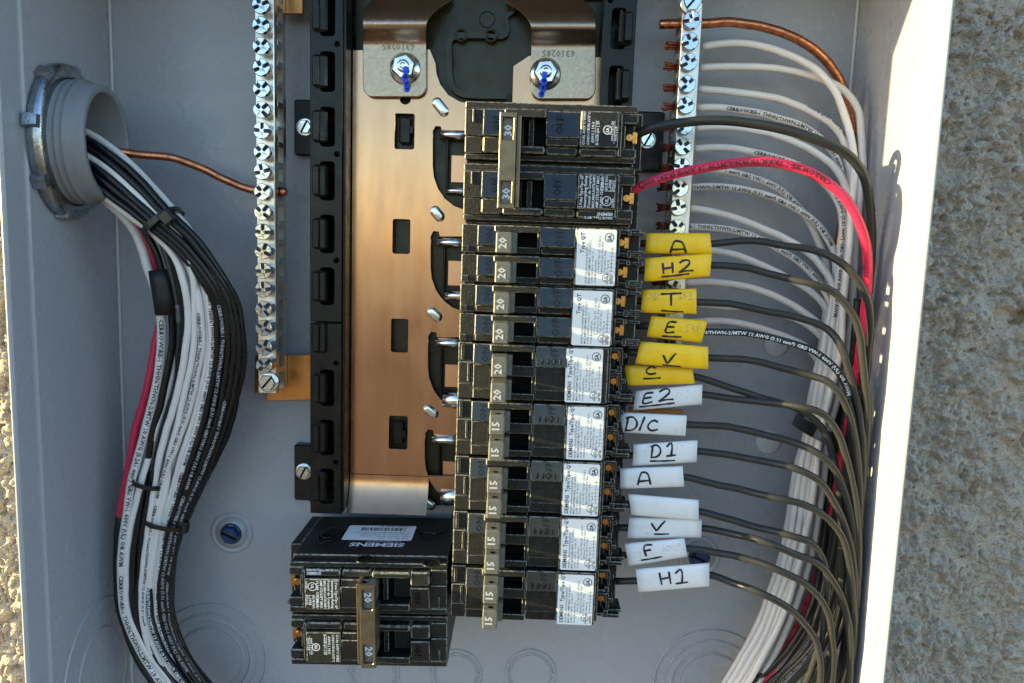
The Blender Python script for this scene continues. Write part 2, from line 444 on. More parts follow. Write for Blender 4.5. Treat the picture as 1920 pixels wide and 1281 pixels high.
for u in (702, 866, 1005): knockout(P(u-(10 if u > 800 else 0), 1262, 0), (0, 0, 1), (13.6, 11.4))
for u, v in ((1455, 645), (1440, 828)):
    x, y, d = P(u, v, 0)
    m = MB(); m.lathe((x, y, 0), (0, 0, 1), [(6.8, 0), (6.5, 1.1), (5.8, 1.6), (.05, 1.7)], 32); m.build('dimple', PAINTM, BOX)
def mount_screw(u, v, r0, col=BLUES):
    x, y, d = P(u, v, 0)
    m = MB(); m.lathe((x, y, 0), (0, 0, 1), [(r0*1.12, 0), (r0*1.05, .9), (r0*.98, 1.1), (r0*.9, .6), (r0*.78, .5)], 40, cap1=False); b = m.build('mounting_boss', PAINT, BOX)
    m = MB(); m.lathe((x, y, .5), (0, 0, 1), [(r0*.84, 0), (r0*.82, .7), (r0*.3, .8)], 32); m.build('washer', SEAL, b)
    m = MB(); m.lathe((x, y, 1), (0, 0, 1), [(5.0, 0), (5.0, 3.2), (4.3, 4.0)], 6, smooth=False)
    m.lathe((x, y, 1), (0, 0, 1), [(5.9, 0), (5.8, .9), (5.0, 1.2)], 24, cap1=False)
    s = m.build('mounting_screw', col, BOX)
    m = MB(); m.box(x-4, x+4, y-.7, y+.7, 4.6, 5.2, .1)
    q = Matrix.Rotation(radians(-25), 3, 'Z'); c_ = Vector((x, y, 0))
    m.v = [tuple(c_+q @ (Vector(p)-c_)) for p in m.v]; m.build('slot', PITM, s)
mount_screw(435, 999, 10.6); mount_screw(1310, 1043, 10.6)

# ---- conduit fitting through the left wall
CY_, CD_ = 79., 45.
CON = thing('conduit_connector', 'grey threaded plastic conduit end with the cable bundle coming out of it', 'conduit fitting', (0, CY_, CD_))
RY_, KD = 26.4, .78
prof = [(RY_+1.2, -60), (RY_+1.2, 6)]
h = 6.5
while h < 16:
    prof += [(RY_+1.4, h), (RY_+1.5, h+.9), (RY_+.3, h+1.6), (RY_+.2, h+2.6)]; h += 3.3
prof += [(RY_-.1, h+.6), (RY_-.4, 21.2), (RY_-1.2, 22.0), (RY_-3.3, 22.0), (RY_-4.1, 21.2), (RY_-4.4, -60)]
m = MB(); m.lathe((0, CY_, CD_), (1, 0, 0), prof, 64, 0, True, KD, False, False)
m.build('threaded_end', PVC, CON)
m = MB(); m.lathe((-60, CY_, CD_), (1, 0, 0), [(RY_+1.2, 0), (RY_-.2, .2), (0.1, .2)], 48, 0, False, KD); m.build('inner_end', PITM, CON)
NUT = thing('conduit_locknut', 'notched shiny zinc locknut clamping the conduit against the left side of the box', 'locknut', (0, CY_, CD_))
m = MB(); m.lathe((0, CY_, CD_), (1, 0, 0), [(RY_+7.2, .4), (RY_+8.2, .8), (RY_+8.4, 4.2), (RY_+7.6, 5.6), (RY_+5.6, 6.4), (RY_+2.4, 7.0), (RY_+1.7, 6.4), (RY_+1.7, .4)], 72, 0, True, KD-.04, False, False)
m.build('ring', CASTZ, NUT)
for k in range(8):
    th = 2*pi*k/8+.18
    e1, e2 = Vector((0, 0, 1)), Vector((0, 1, 0))
    er = (e1*cos(th)*KD+e2*sin(th)); et = (-e1*sin(th)*KD+e2*cos(th)).normalized()
    c_ = Vector((0, CY_, CD_))+er*(RY_+8.2)*.965; er.normalize()
    m = MB()
    for hx, w2 in ((.6, 2.6), (6.2, 1.9)):
        pass
    vs = []
    for hx, w2, out in ((.5, 2.7, 2.2), (6.3, 2.2, 1.6)):
        for a, b in ((-1.2, -w2-.6), (out, -w2), (out, w2), (-1.2, w2+.6)):
            vs.append(c_+er*a+et*b+Vector((hx, 0, 0)))
    m.add(vs, [[0, 1, 2, 3], [4, 5, 6, 7], [0, 1, 5, 4], [1, 2, 6, 5], [2, 3, 7, 6], [3, 0, 4, 7]])
    m.build('lug', CASTZ, NUT)

# ================================================================ BUS INTERIOR
INT = thing('panel_interior', 'black moulded plastic chassis with rows of hooks carrying the breakers', 'panel chassis', (108, -100, 0))
m = MB(); m.box(127, 250, -100, 170, 2, 9, .5); m.build('base_tray', TRAY, INT)
def rail(x0, x1, hx0, hx1, ys, flip, split):
    """side rail with a hook every inch; pocket behind every hook"""
    for (ya, yb) in split:
        hol = [rrect(hx0, hx1, max(y-9, ya+1), min(y+9, yb-1), 1.6) for y in ys if ya < y-8 and y+8 < yb]
        hol += [circ((hx1+1.2 if not flip else hx0-1.2), y+12.7, 1.2, 10) for y in ys[::2] if ya < y+11 and y+14 < yb]
        curve_plate([(x0, ya), (x1, ya), (x1, yb), (x0, yb)], hol, 24, 27, .35).build('rail', BLACKB, INT)
        m = MB(); m.box(x0+.1, x0+1.6, ya+.2, yb-.2, 2, 23.9, .3); m.box(x1-1.6, x1-.1, ya+.2, yb-.2, 2, 23.9, .3); m.box(x0+1.7, x1-1.7, ya+.2, yb-.2, 2, 12, .2)
        m.build('rail_side', BLACKB, INT)
    for y in ys:
        m = MB()
        a, b = (hx0-3.2, hx1-3.2) if not flip else (hx0+3.2, hx1+3.2)
        m.box(a, b, y-7.6, y+7.6, 24, 28.6, 1.0)
        if not flip: m.box(a, a+3.4, y-6.8, y+6.8, 28.6, 29.8, .5)
        else:
            m.box(b-4.4, b-.4, y-6.4, y+6.4, 28.6, 31, .5); m.box(a, a+1.2, y-7.2, y+7.2, 28.6, 32, .4)
        m.build('hook', BLACKB, INT)
hooks = [P(605, 237, 28)[1]+25.4*k for k in range(3, -8, -1)]
rail(109.6, 125.4, 114.6, 121.4, hooks, False, [(-100, -2.2), (-1.6, 170)])
hr_ = [P(1170, 53, 28)[1]-25.9*k for k in range(-2, 4)]
rail(247.2, 262.6, 251.4, 258.0, hr_, True, [(-100, 170)])
m = MB(); m.box(125.5, 126.6, -99, 170, 14, 26.2, .3); m.build('rail_edge', BLACKB, INT)
def foot(u0, v0, u1, v1, su, sv, wedge=False):
    x0, y1, _ = P(u0, v0, 6); x1, y0, _ = P(u1, v1, 6)
    m = MB(); m.box(x0, x1, y0, y1, .1, 6, .8)
    if wedge: m.prism([(x0, y0+6), (x1+4, y0-6), (x1+4, y0+6)], .1, 5.4)
    f = m.build('mounting_foot', BLACK, INT)
    x, y, _ = P(su, sv, 7.5)
    m = MB(); m.lathe((x, y, 6), (0, 0, 1), [(4.6, 0), (4.6, .8), (4.0, 1.0)], 28)
    m.lathe((x, y, 6), (0, 0, 1), [(3.7, .9), (3.7, 2.2), (3.3, 2.7)], 6, smooth=False)
    s_ = m.build('foot_screw', ZINC, f)
    m = MB(); m.box(x-3.2, x+3.2, y-.5, y+.5, 8.3, 8.85, .05)
    q = Matrix.Rotation(radians(62), 3, 'Z'); c_ = Vector((x, y, 0)); m.v = [tuple(c_+q @ (Vector(p)-c_)) for p in m.v]
    m.build('foot_screw_slot', PITM, f)
foot(551, 186, 592, 292, 571, 238); foot(551, 834, 592, 940, 569, 885, True); foot(1190, 208, 1241, 322, 1214, 262)
# moulded ridges in the recess at the top centre
DR = 10.
def ridge(pix, wd, d0, d1, closed=False):
    pts = spline([P(u, v, d1) for u, v in pix], 2.)
    m = MB(); fr = frames(pts); vs = []
    for p, t, n_, b in fr:
        for a, d in ((-wd/2, d0), (-wd/2+.3, d1), (wd/2-.3, d1), (wd/2, d0)): vs.append((p.x+b.x*a, p.y+b.y*a, d))
    fs = [[i*4+k, i*4+(k+1) % 4, i*4+4+(k+1) % 4, i*4+4+k] for i in range(len(fr)-1) for k in range(4)]
    fs += [[0, 1, 2, 3], [len(vs)-4+k for k in range(4)]]
    m.add(vs, fs); m.build('moulded_ridge', TRAY, INT)
ridge([(912, 66), (858, 67), (843, 75), (842, 110), (843, 140), (850, 165), (870, 177), (950, 180)], 3.4, 8.5, 13)
ridge([(912, 66), (948, 66), (950, 30), (962, 22), (964, 0)], 2.4, 8.5, 12.5)
for u, v in ((865, 67), (921, 68)):
    x, y, _ = P(u, v, 12); m = MB(); m.lathe((x, y, 8.5), (0, 0, 1), [(3.4, 0), (3.2, 5), (2.6, 5.2), (2.2, 4.8), (2.1, 1)], 20, cap1=True); m.build('moulded_post', TRAY, INT)
x, y, _ = P(913, 36, 10); m = MB(); ring_torus(m, (x, y, 9), (0, 0, 1), 3.7, .3, 28); m.build('moulded_ring', BLACKB, INT)

# ---- bus plate
DP_ = 14.
def pp(l): return [P(u, v, DP_)[:2] for u, v in l]
x0 = P(660, 300, DP_)[0]; ytop = P(700, 95, DP_)[1]; x1 = 236.; ybot = P(700, 890, DP_)[1]
cut = pp([(806, 92), (817, 118), (819, 138), (826, 158), (841, 178), (862, 190), (880, 194)])
cutr = pp([(960, 194), (962, 124), (992, 104)])
outer = [(x0, ybot), (x0, ytop)]+cut+cutr+[(P(1130, 105, DP_)[0], P(1130, 107, DP_)[1]), (P(1130, 105, DP_)[0], ybot+20), (x1-20, ybot)]
holes = []
for k, (u0, v0, u1, v1) in enumerate([(741, 213, 776, 280), (737, 411, 768, 476), (734, 598, 764, 661), (730, 780, 763, 843)]):
    a = P(u0, v0, DP_); b = P(u1, v1, DP_); holes.append(rrect(a[0], b[0], b[1], a[1], .9, 2))
a = P(760, 183, DP_); holes.append(rrect(a[0]-2.6, a[0]+2.6, a[1]-3.2, a[1]+7, 2.5, 4))
Dcut = []
for (ul, vt, vb) in [(812, 237, 392), (808, 434, 582), (803, 623, 768), (797, 806, 940)]:
    hgt = vb-vt
    poly = [(ul, vt+8), (ul+5, vt), (ul+14, vt+1), (ul+16, vt+10), (ul+90, vt+10), (ul+90, vb), (ul+56, vb), (ul+40, vb-6), (ul+22, vb-20), (ul+10, vb-38), (ul+2, vb-60), (ul, vb-80)]
    holes.append(pp(poly))
REARBUS = mat('copper_rear_bus', (.74, .42, .26), .3, 1, bump=(900, .1, .0002, 2))
BUS = thing('bus_plate', 'copper toned flat metal bus plate with slots down the middle of the box', 'bus plate', (x0, ybot, DP_))
curve_plate(outer, holes, DP_-1.5, DP_, .2).build('flat_plate', PLATE, BUS)
# rolled lower end, swept back toward the wall
m = MB(); prof = []
for k in range(13):
    t = k/12; a_ = t*.85; R_ = 24.
    prof.append((ybot-.15-R_*sin(a_)-max(0, 0), DP_+R_*(1-cos(a_))))
xr = P(803, 930, DP_)[0]
vs = [(x, y, d) for (y, d) in prof for x in (x0, xr)]
m.add(vs, [[2*i, 2*i+1, 2*i+3, 2*i+2] for i in range(len(prof)-1)], 0, True)
m.build('rolled_end', PLATE, BUS, recalc=False)
for (u, v, l, wd, an) in [(826, 201, 6.0, 3.6, -50), (820, 401, 5.2, 3.6, -50), (815, 590, 5.2, 3.6, -42), (808, 772, 5.2, 3.5, -38), (803, 944, 5.2, 3.5, -35)]:
    x, y, _ = P(u, v, DP_); m = MB(); vs = []; n = 24; rings = [(1., 0), (.92, .9), (.74, 1.5), (.45, 1.7)]
    for k_, h_ in rings:
        for i in range(n):
            th = 2*pi*i/n; px_, py_ = cos(th)*wd/2*1.5*k_, sin(th)*wd/2*1.5*k_
            px_ += (l-wd)/2*2.1*(1 if px_ > 0 else -1)
            a_ = radians(an); vs.append((x+px_*cos(a_)-py_*sin(a_), y+px_*sin(a_)+py_*cos(a_), DP_+h_))
    fs = [[r*n+i, r*n+(i+1) % n, (r+1)*n+(i+1) % n, (r+1)*n+i] for r in range(3) for i in range(n)]+[list(range(3*n, 4*n))]
    m.add(vs, fs, 0, True); m.build('dimple', ZINC, BUS)
# silver stab tabs reaching under the breakers
for (u, v, w_, h_) in [(824, 244, 55, 17), (836, 352, 45, 12), (820, 447, 55, 16), (834, 547, 45, 16), (816, 636, 55, 16), (830, 740, 40, 24), (810, 818, 55, 16), (826, 922, 40, 26)]:
    a = P(u, v, DP_+2); b = P(u+w_, v+h_, DP_+2); m = MB()
    yc = (a[1]+b[1])/2; r_ = (a[1]-b[1])/2*1.25
    n = 10; vs = []
    for x in (a[0], b[0]+4):
        for i in range(n+1):
            th = pi*i/n; vs.append((x, yc+r_*cos(th), DP_-1+4.2*sin(th)**.8))
    m.add(vs, [[i, i+1, n+2+i, n+1+i] for i in range(n)]+[list(range(n+1)), list(range(n+1, 2*n+2))], 0, True)
    m.build('stab_tab', ZINC, BUS)
for (u, v, w_, h_) in [(848, 293, 40, 52), (842, 488, 40, 48), (836, 680, 40, 44), (832, 860, 40, 44)]:
    a = P(u, v, 6); b = P(u+w_, v+h_, 6); m = MB(); m.box(a[0], b[0], b[1], a[1], 9.2, 11, .2); m.build('rear_bus', REARBUS, BUS)
    m = MB(); xx = a[0]-2.4; m.box(xx, xx+1.2, b[1]-6, a[1]+8, 9.1, 12.5, .3); m.build('inner_rib', BLACKB, BUS)
for u, v in ((760, 245), (747, 812)):
    m = MB(); a = P(u, v, 12); m.box(a[0]-3, a[0]+3, a[1]-6.5, a[1]+6.5, 9.05, 13, .8); m.box(a[0]+2.2, a[0]+4.4, a[1]-2, a[1]+2, 12.2, 15, .4)
    m.build('slot_post', BLACKB, BUS)

STAMP = mat('stamped_steel', (.24, .20, .16), .5, 1)
# ---- bracket with two legs, nuts and blue inspection marks
BRK = thing('lug_bracket', 'bent silver metal bracket with two legs bolted over the top of the bus plate', 'bracket', (150, 105, DP_))
prof = [(182, 17.5, 1), (170, 17.5, 1), (100, 17.5, 1), (78, 17.5, 1), (70, 18.5, 1), (62, 21, 1), (54, 25, 1), (46, 29.5, 1), (36, 33, 1), (24, 35, 1), (10, 36, 1), (-10, 36.3, 1), (-40, 36.3, 1)]
def leg(name, ub, uc, inner):
    """rows (v, left u, right u) drawn at the leg's own height"""
    vs = []; m = MB()
    for v, d, _ in prof:
        r = min(1, (182-v)/20) if v > 162 else 1
        ins = (1-math.sqrt(max(0, 1-(1-r)**2)))*20
        l, rr = ub+ins, uc-ins
        if v < 50:
            k = (50-v)/50
            if inner > 0: rr += 22*min(1, k)**2*2.2
            else: l -= 22*min(1, k)**2*2.2
        if inner > 0 and v < 40: l += (40-v)*.12+max(0, 12-v)*1.1
        if inner < 0 and v < 40: rr -= (40-v)*.12+max(0, 12-v)*1.1
        a = P(l, v+(0 if ub < 900 else 4), d); b = P(rr, v+(0 if ub < 900 else 4), d)
        vs += [a, b, (b[0], b[1], d-2.), (a[0], a[1], d-2.)]
    # rounded lower corners need a couple of rows more
    n = len(prof)
    m.add(vs, [[i*4+k, i*4+(k+1) % 4, i*4+4+(k+1) % 4, i*4+4+k] for i in range(n-1) for k in range(4)]+[[0, 1, 2, 3], [4*n-4+k for k in range(4)]])
    o = m.build(name, STRAP, BRK)
    md = o.modifiers.new('b', 'BEVEL'); md.width = .0005; md.segments = 2; md.limit_method = 'ANGLE'; md.angle_limit = radians(40)
    for q in o.data.polygons: q.use_smooth = True
    return o
prof = [(182, 17.5, 1), (180, 17.5, 1), (176, 17.5, 1), (170, 17.5, 1), (162, 17.5, 1), (120, 17.5, 1), (90, 17.5, 1), (80, 17.6, 1), (72, 19.5, 1), (64, 22.6, 1), (56, 25.4, 1), (48, 26.8, 1), (40, 26.9, 1), (32, 25.9, 1), (24, 24.0, 1), (16, 21.6, 1), (8, 18.8, 1), (0, 15.8, 1), (-12, 11, 1)]
_k = prof; prof = []
for (va, da, _), (vb, db, _) in zip(_k, _k[1:]):
    n_ = 3 if 20 < va < 110 else 1
    for j in range(n_):
        t_ = j/n_; prof.append((va+(vb-va)*t_, da+(db-da)*t_, 1))
prof.append(_k[-1])
for _ in range(2): prof = [prof[0]]+[(b[0], (a[1]+2*b[1]+c_[1])/4 if b[0] < 110 else b[1], 1) for a, b, c_ in zip(prof, prof[1:], prof[2:])]+[prof[-1]]
l1 = leg('leg', 680, 799, 1); l2 = leg('leg', 996, 1117, -1)
for o_ in (l1, l2):
    for q in o_.data.polygons: q.use_smooth = True
    wn = o_.modifiers.new('n', 'WEIGHTED_NORMAL'); wn.keep_sharp = True
m = MB(); a = P(770, -6, 36.2); b = P(1065, 4, 36.2)
m.box(a[0]-20, b[0]+20, b[1]+9, b[1]+26, 9.5, 11.9, .6); m.build('cross_piece', STRAP, BRK)
for (u, v, an, marks) in ((758, 127, .3, [(761, 130), (759, 147), (762, 157), (763, 167)]), (1023, 137, .1, [(1021, 140), (1020, 153), (1018, 165), (1015, 177)])):
    x, y, _ = P(u, v, 20)
    m = MB(); m.lathe((x, y, 17.5), (0, 0, 1), [(7.6, 0), (7.5, .8), (6.9, 1.2), (5.2, 2.4)], 36, cap1=False)
    m.lathe((x, y, 18.5), (0, 0, 1), [(5.9, 0), (5.9, 3.6), (5.2, 4.6), (3.2, 4.7)], 6, smooth=False, phase=an)
    n_ = m.build('flange_nut', ZINC, BRK)
    m = MB(); m.lathe((x, y, 20), (0, 0, 1), [(3.1, 0), (3.0, 4.2), (2.5, 5.0), (1.2, 5.1), (.9, 4.6)], 24); m.build('bolt_end', ZINC, n_)
    m = MB()
    for i, (mu, mv) in enumerate(marks):
        dd = (25.2, 23.3, 19.2, 17.6)[i]
        mx, my, _ = P(mu, mv, dd); r_ = (1.5, 1.75, 1.7, 1.6)[i]
        m.lathe((mx, my, dd), (0, 0, 1), [(r_, 0), (r_*.9, .12), (.02, .2)], 14)
        if i < 3:
            a = Vector(P(mu, mv+4, dd+.1)); b = Vector(P(marks[i+1][0], marks[i+1][1]-2, (23.3, 19.4, 17.7)[i]+.1)); m.tube([a, a.lerp(b, .5), b], 1.1, 6)
    m.build('paint_mark', BLUE, n_)
m = MB()
for u, v in ((747, 88), (1047, 101)):
    x, y, _ = P(u, v, 17.6); text(m, '6310285', 4.4, flat_tf(x, y+1.6, 17.62, pi+.02), .02, 'c', 0, 1.05); m.build('stamped_number', STAMP, BRK); m = MB()

# ================================================================ TERMINAL BARS
def screw_mesh():
    R_ = 3.95; w2 = .72; pts = []
    for q in range(4):                                  # head outline with four open notches
        a = q*pi/2; t0 = math.asin(w2/R_)
        for (px_, py_) in ((R_*cos(t0), -w2), (w2*1.2, -w2), (w2*1.2, w2), (R_*cos(t0), w2)) if q % 2 == 0 else ((R_*.8, -w2), (w2*1.2, -w2), (w2*1.2, w2), (R_*.8, w2)):
            pts.append((px_*cos(a)-py_*sin(a), px_*sin(a)+py_*cos(a)))
        if q % 2: pts[-4:] = [(R_*cos(a-t0), R_*sin(a-t0))]+pts[-3:-1]+[(R_*cos(a+t0), R_*sin(a+t0))]
        for k in range(1, 6):
            th = a+t0+(pi/2-2*t0)*k/6; pts.append((R_*cos(th), R_*sin(th)))
    mb = curve_plate(pts, [], 1.2, 3.2, .28)
    mb.lathe((0, 0, 0), (0, 0, 1), [(3.4, -2.6), (3.4, .2), (R_-.1, .3), (R_-.1, 1.2)], 28, cap1=False); mb.lathe((0, 0, 1.2), (0, 0, 1), [(R_-.1, 0), (.02, .01)], 28, 1)
    mb.lathe((0, 0, 1.25), (0, 0, 1), [(2.0, 0), (1.0, 1.5), (.02, 1.7)], 4, smooth=False, phase=pi/4)
    return mb.mesh('screw', [SCRW, RECESS])
SCREW = screw_mesh()
def hexscrew(x, y, d, parent):
    m = MB(); m.lathe((x, y, d), (0, 0, 1), [(5.2, 0), (5.2, 1.2), (4.7, 1.5)], 32); m.lathe((x, y, d+1.4), (0, 0, 1), [(4.3, 0), (4.3, 2.0), (3.8, 2.6)], 6, smooth=False)
    s_ = m.build('hex_screw', ZINC, parent)
    m = MB(); m.box(x-3.6, x+3.6, y-.5, y+.5, d+3.85, d+4.1, .05)
    q = Matrix.Rotation(radians(50), 3, 'Z'); c_ = Vector((x, y, 0)); m.v = [tuple(c_+q @ (Vector(p)-c_)) for p in m.v]
    m.build('slot', PITM, s_)
def terminal_bar(name, label, x0, x1, y0, y1, d0, d1, ys, us, hts, hexu):
    B_ = thing(name, label, 'terminal bar', (x0, y0, d0), None)
    m = MB(); m.box(x0, x1, y0, y1, d1-5.2, d1, .35); m.box(x0, x1, y0, y1, d0, d0+4.6, .35)
    for y in [ys[0]+4.6]+[y-4.6 for y in ys]: m.box(x0+.05, x1-.05, y-1.3, y+1.3, d0+4.6, d1-5.2, .12)
    m.build('bar_body', ALU, B_)
    rn = random.Random(5)
    for y, x, h_ in zip(ys, us, hts):
        put(SCREW, 'screw', B_, (x, y, d1+h_-.4), rn.uniform(-.9, .9))
        if h_ > 1:
            m = MB(); m.lathe((x, y, d1), (0, 0, 1), [(3.45, 0), (3.45, h_)], 20, cap1=False); m.build('screw_shank', ZINC, B_)
    hexscrew(*hexu, d1, B_)
    return B_
LB0, LB1 = 12., 30.
lpx = [10, 48, 87, 127, 167, 206, 245, 285, 322, 360, 398, 435, 471, 508, 543, 580, 615, 652, 686]
lh = [3.5]*9+[.8]+[4, 4.5, 5, 5, 5.5, 6, 6.5, 7, 7.5]
lpos = [P(489+k*.35, v, LB1+h_+2) for k, (v, h_) in enumerate(zip(lpx, lh))]
lys = [p[1] for p in lpos]
lp = P(505, 720, LB1)
LBAR = terminal_bar('ground_bar', 'left silver terminal bar with mostly empty raised screws beside the cable bundle', 84.6, 93.6, -38, 175, LB0, LB1,
             [l+9.25 for l in lys[:1]]+lys, [lpos[0][0]]+[p[0] for p in lpos], [3.5]+lh, (lp[0], lp[1]+1.2))
rpx = [38, 78, 117, 158, 198, 237, 275, 312, 353, 389, 427, 466, 500, 540, 575, 610, 645]
rpos = [P(1297-k*2.75, v, LB1+2.5) for k, v in enumerate(rpx)]
rys = [p[1] for p in rpos]
rp = P(1298, 4, LB1+3)
RBAR = terminal_bar('neutral_bar', 'right silver terminal bar with a white wire clamped under every screw', 283.4, 292.6, rys[-1]-16, 175, LB0, LB1,
             rys, [p[0] for p in rpos], [.5]*len(rys), (rp[0], rp[1]))
# bonding straps behind the bars
def strap(poly, d0, d1, label):
    pts = [P(u, v, d1)[:2] for u, v in poly]
    single(curve_plate(pts, [], d0, d1, .3), 'bonding_strap', COPPERS, label, 'metal strap', (pts[0][0], pts[0][1], d0))
strap([(477, 737), (499, 737), (499, 752), (640, 749), (640, 665), (478, 666)], 9.6, 11.7, 'orange copper strap under the foot of the left terminal bar')
strap([(500, -40), (568, -40), (568, 26), (500, 26)], 9.6, 11.7, 'short copper strap behind the upper end of the left terminal bar')
strap([(1180, 764), (1281, 770), (1279, 777), (1180, 772)], 9.6, 11.7, 'copper strap mostly hidden behind the lowest yellow and first white sleeve')
# base extension under the lower right breaker stays with the chassis
m = MB(); m.box(181, 262, -133, -100.5, 2, 20, .6); m.box(183, 262, -133, -100.2, 20.1, 44, .8); m.build('lower_block', BLACK, INT)
# ================================================================ BREAKERS (local axes: x along the breaker, y down its width, d out of its back)
PW = 25.75
def text3(mb, s, size, x, y, d, ang, h=.22, bold=.02, align='c', mi=0, slope=.2):
    """raised lettering: face plus a skirt"""
    k = ('3', s, bold)
    if k not in _TX:
        cu = bpy.data.curves.new('text', 'FONT'); cu.body = s; cu.size = 1; cu.resolution_u = 1; cu.offset = bold; cu.extrude = .5
        ob = bpy.data.objects.new('text', cu); me = bpy.data.meshes.new_from_object(ob)
        _TX[k] = ([tuple(v.co) for v in me.vertices], [list(p.vertices) for p in me.polygons])
        bpy.data.objects.remove(ob); bpy.data.curves.remove(cu); bpy.data.meshes.remove(me)
    v, f = _TX[k]; w_ = max(p[0] for p in v); ox = -w_/2 if align == 'c' else 0
    c_, s_ = cos(ang), sin(ang)
    mb.add([(x+(a+ox)*size*c_-b*size*s_, y+(a+ox)*size*s_+b*size*c_, d+(q+.5)*h-max(0, (y+(a+ox)*size*s_+b*size*c_)-y+4.2)*slope) for a, b, q in v], f, mi)
MEM = {}
def cached(key, fn):
    if key not in MEM: MEM[key] = fn()
    return MEM[key]
FT = 61.
UP = pi/2
def m_body_A():
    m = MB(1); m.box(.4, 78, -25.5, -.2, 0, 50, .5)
    for o in (0, -PW/2):
        m.box(0, 6.6, o-12.5, o-.4, 50.05, 57.5, .35); m.box(.1, 3, o-12.4, o-9.6, 57.55, 58.3, .25)
        m.wedge(6.8, 15.2, o-9.3, o-.7, 50.05, FT-1.7, FT, 2); m.box(6.8, 14.6, o-12.3, o-9.5, 50.05, 58, .4)
        m.box(14.0, 34, o-3.4, o-.5, 50.05, FT-.2, .5)                       # rim above the handle slot
        m.box(14.6, 24, o-12.3, o-10.6, 50.05, 58.6, .3); m.box(24.2, 33.8, o-12.3, o-9.7, 50.05, 57.2, .3)
        m.box(32.6, 34, o-9.6, o-3.5, 50.05, FT-.3, .25)
        m.wedge(34.2, 48.6, o-9.2, o-.8, 50.05, FT-1.7, FT, 2)
        m.box(34.4, 48.6, o-12.4, o-9.4, 50.05, 57.4, .5)
        m.box(66.9, 68.2, o-12.2, o-.7, 50.05, 57, .3); m.box(68.2, 71.8, o-2.6, o-.7, 50.05, 55, .3); m.box(68.2, 71.8, o-12.2, o-10.6, 50.05, 55, .3)
        m.box(71.6, 73.4, o-12.7, o-9.7, 44, 56.4, .4); m.box(73.4, 79.6, o-11.0, o-9.7, 42, 54, .35); m.box(73.4, 79.2, o-12.8, o-11.4, 42, 53.6, .35)
        m.box(71.6, 73.2, o-3.2, o-.8, 44, 56, .4); m.box(73.3, 79.4, o-3.0, o-1.6, 42, 53.6, .35)
    m.box(48.8, 66.6, -25.3, -.5, 50.05, 60.2, .5)
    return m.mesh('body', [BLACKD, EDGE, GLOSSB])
def m_body_B():
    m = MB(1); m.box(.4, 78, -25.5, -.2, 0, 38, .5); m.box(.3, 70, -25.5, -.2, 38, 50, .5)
    m.box(0, 6.4, -8.6, -.4, 50.05, 57.6, .35); m.box(.1, 6.3, -18.4, -8.9, 50.05, 58.2, .35); m.box(4.2, 5.2, -17.5, -9.6, 58.25, 58.9, .2); m.box(0, 6.4, -25.3, -18.7, 50.05, 57.2, .35)
    m.box(1.2, 2.6, -8, -1.2, 57.65, 58.4, .2)
    m.wedge(6.7, 15.0, -9.2, -.6, 50.05, FT-1.7, FT, 2); m.box(6.7, 14.4, -20.6, -9.5, 50.05, 58.9, .4); m.box(6.7, 14.6, -25.2, -20.9, 50.05, 57.6, .35)
    m.box(14.0, 33.6, -3.4, -.5, 50.05, FT-.2, .5)
    m.box(32.4, 34, -9.4, -3.5, 50.05, FT-.3, .25)
    m.box(14.6, 33.8, -14.6, -9.9, 50.05, 58.9, .3); m.box(14.6, 34, -25.2, -22.4, 50.05, 58.6, .3); m.box(32.6, 34, -22.3, -14.7, 50.05, 58.4, .25)
    m.wedge(34.2, 48.0, -9.6, -.8, 50.05, FT-1.5, FT, 2); m.box(34.1, 48.2, -20.4, -9.9, 50.05, 59, .3); m.box(34.3, 48.2, -25.3, -20.7, 50.05, 57.4, .4)
    m.box(48.3, 65.8, -25.3, -.5, 50.05, 60.2, .5)
    m.box(66.0, 67.2, -25.2, -.7, 44, 57, .3)
    for o in (0, -11.4):
        m.box(67.3, 72.5, o-2.4, o-.8, 44, 55.4, .3); m.box(71.6, 73.0, o-9.0, o-2.4, 44, 53.5, .3); m.box(67.3, 70.2, o-12, o-10.6, 44, 55, .3)
        m.box(72.4, 74.6, o-5.4, o-3.4, 44, 54.5, .3); m.box(70.4, 72.4, o-11.8, o-9.1, 44, 55, .3)
    m.box(70.2, 78.4, -25.6, -23.8, 38.05, 52, .4); m.box(73, 79.4, -23.7, -22.4, 38.05, 50, .3)
    m.prism([(70.4, -23), (70.4, -9), (74.5, -10.2), (77.4, -22)], 38.1, 47.5)
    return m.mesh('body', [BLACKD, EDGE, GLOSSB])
def m_on(B):
    m = MB(); text3(m, 'ON', 4.2, 13.2, -5.2, FT-.02, UP, .3); return m.mesh('on_lettering', BLACK)
def m_off(B):
    m = MB(); text3(m, 'OFF', 4.6 if not B else 4.4, 43.6, -5.0, FT-.02, UP, .3); return m.mesh('off_lettering', BLACK)
def m_rib(B):
    m = MB(); m.box(0, 1.0, -8.4, -6.0, FT, FT+.35, .15); return m.mesh('grip_rib', BLACK)
def m_frame(B):
    m = MB(); m.tube([(38.8, -11.5, 57.4), (43.2, -11.5, 57.4), (43.2, -10.2, 57.4), (38.8, -10.2, 57.4), (38.8, -11.5, 57.4)], .18, 5)
    if B: m = MB(); m.lathe((41, -22.8, 57.4), (0, 0, 1), [(1.5, 0), (1.4, .25), (1.0, .25)], 16, cap1=False)
    return m.mesh('moulded_mark', BLACK)
def m_pit(B):
    m = MB()
    for y0, y1 in (((-9.4, -3.5), (-22.3, -14.7)) if B else ((-10.5, -3.5), (-PW/2-10.5, -PW/2-3.5))): m.box(15, 32.5, y0, y1, 50.02, 50.6, .1)
    return m.mesh('slot_floor', PITM)
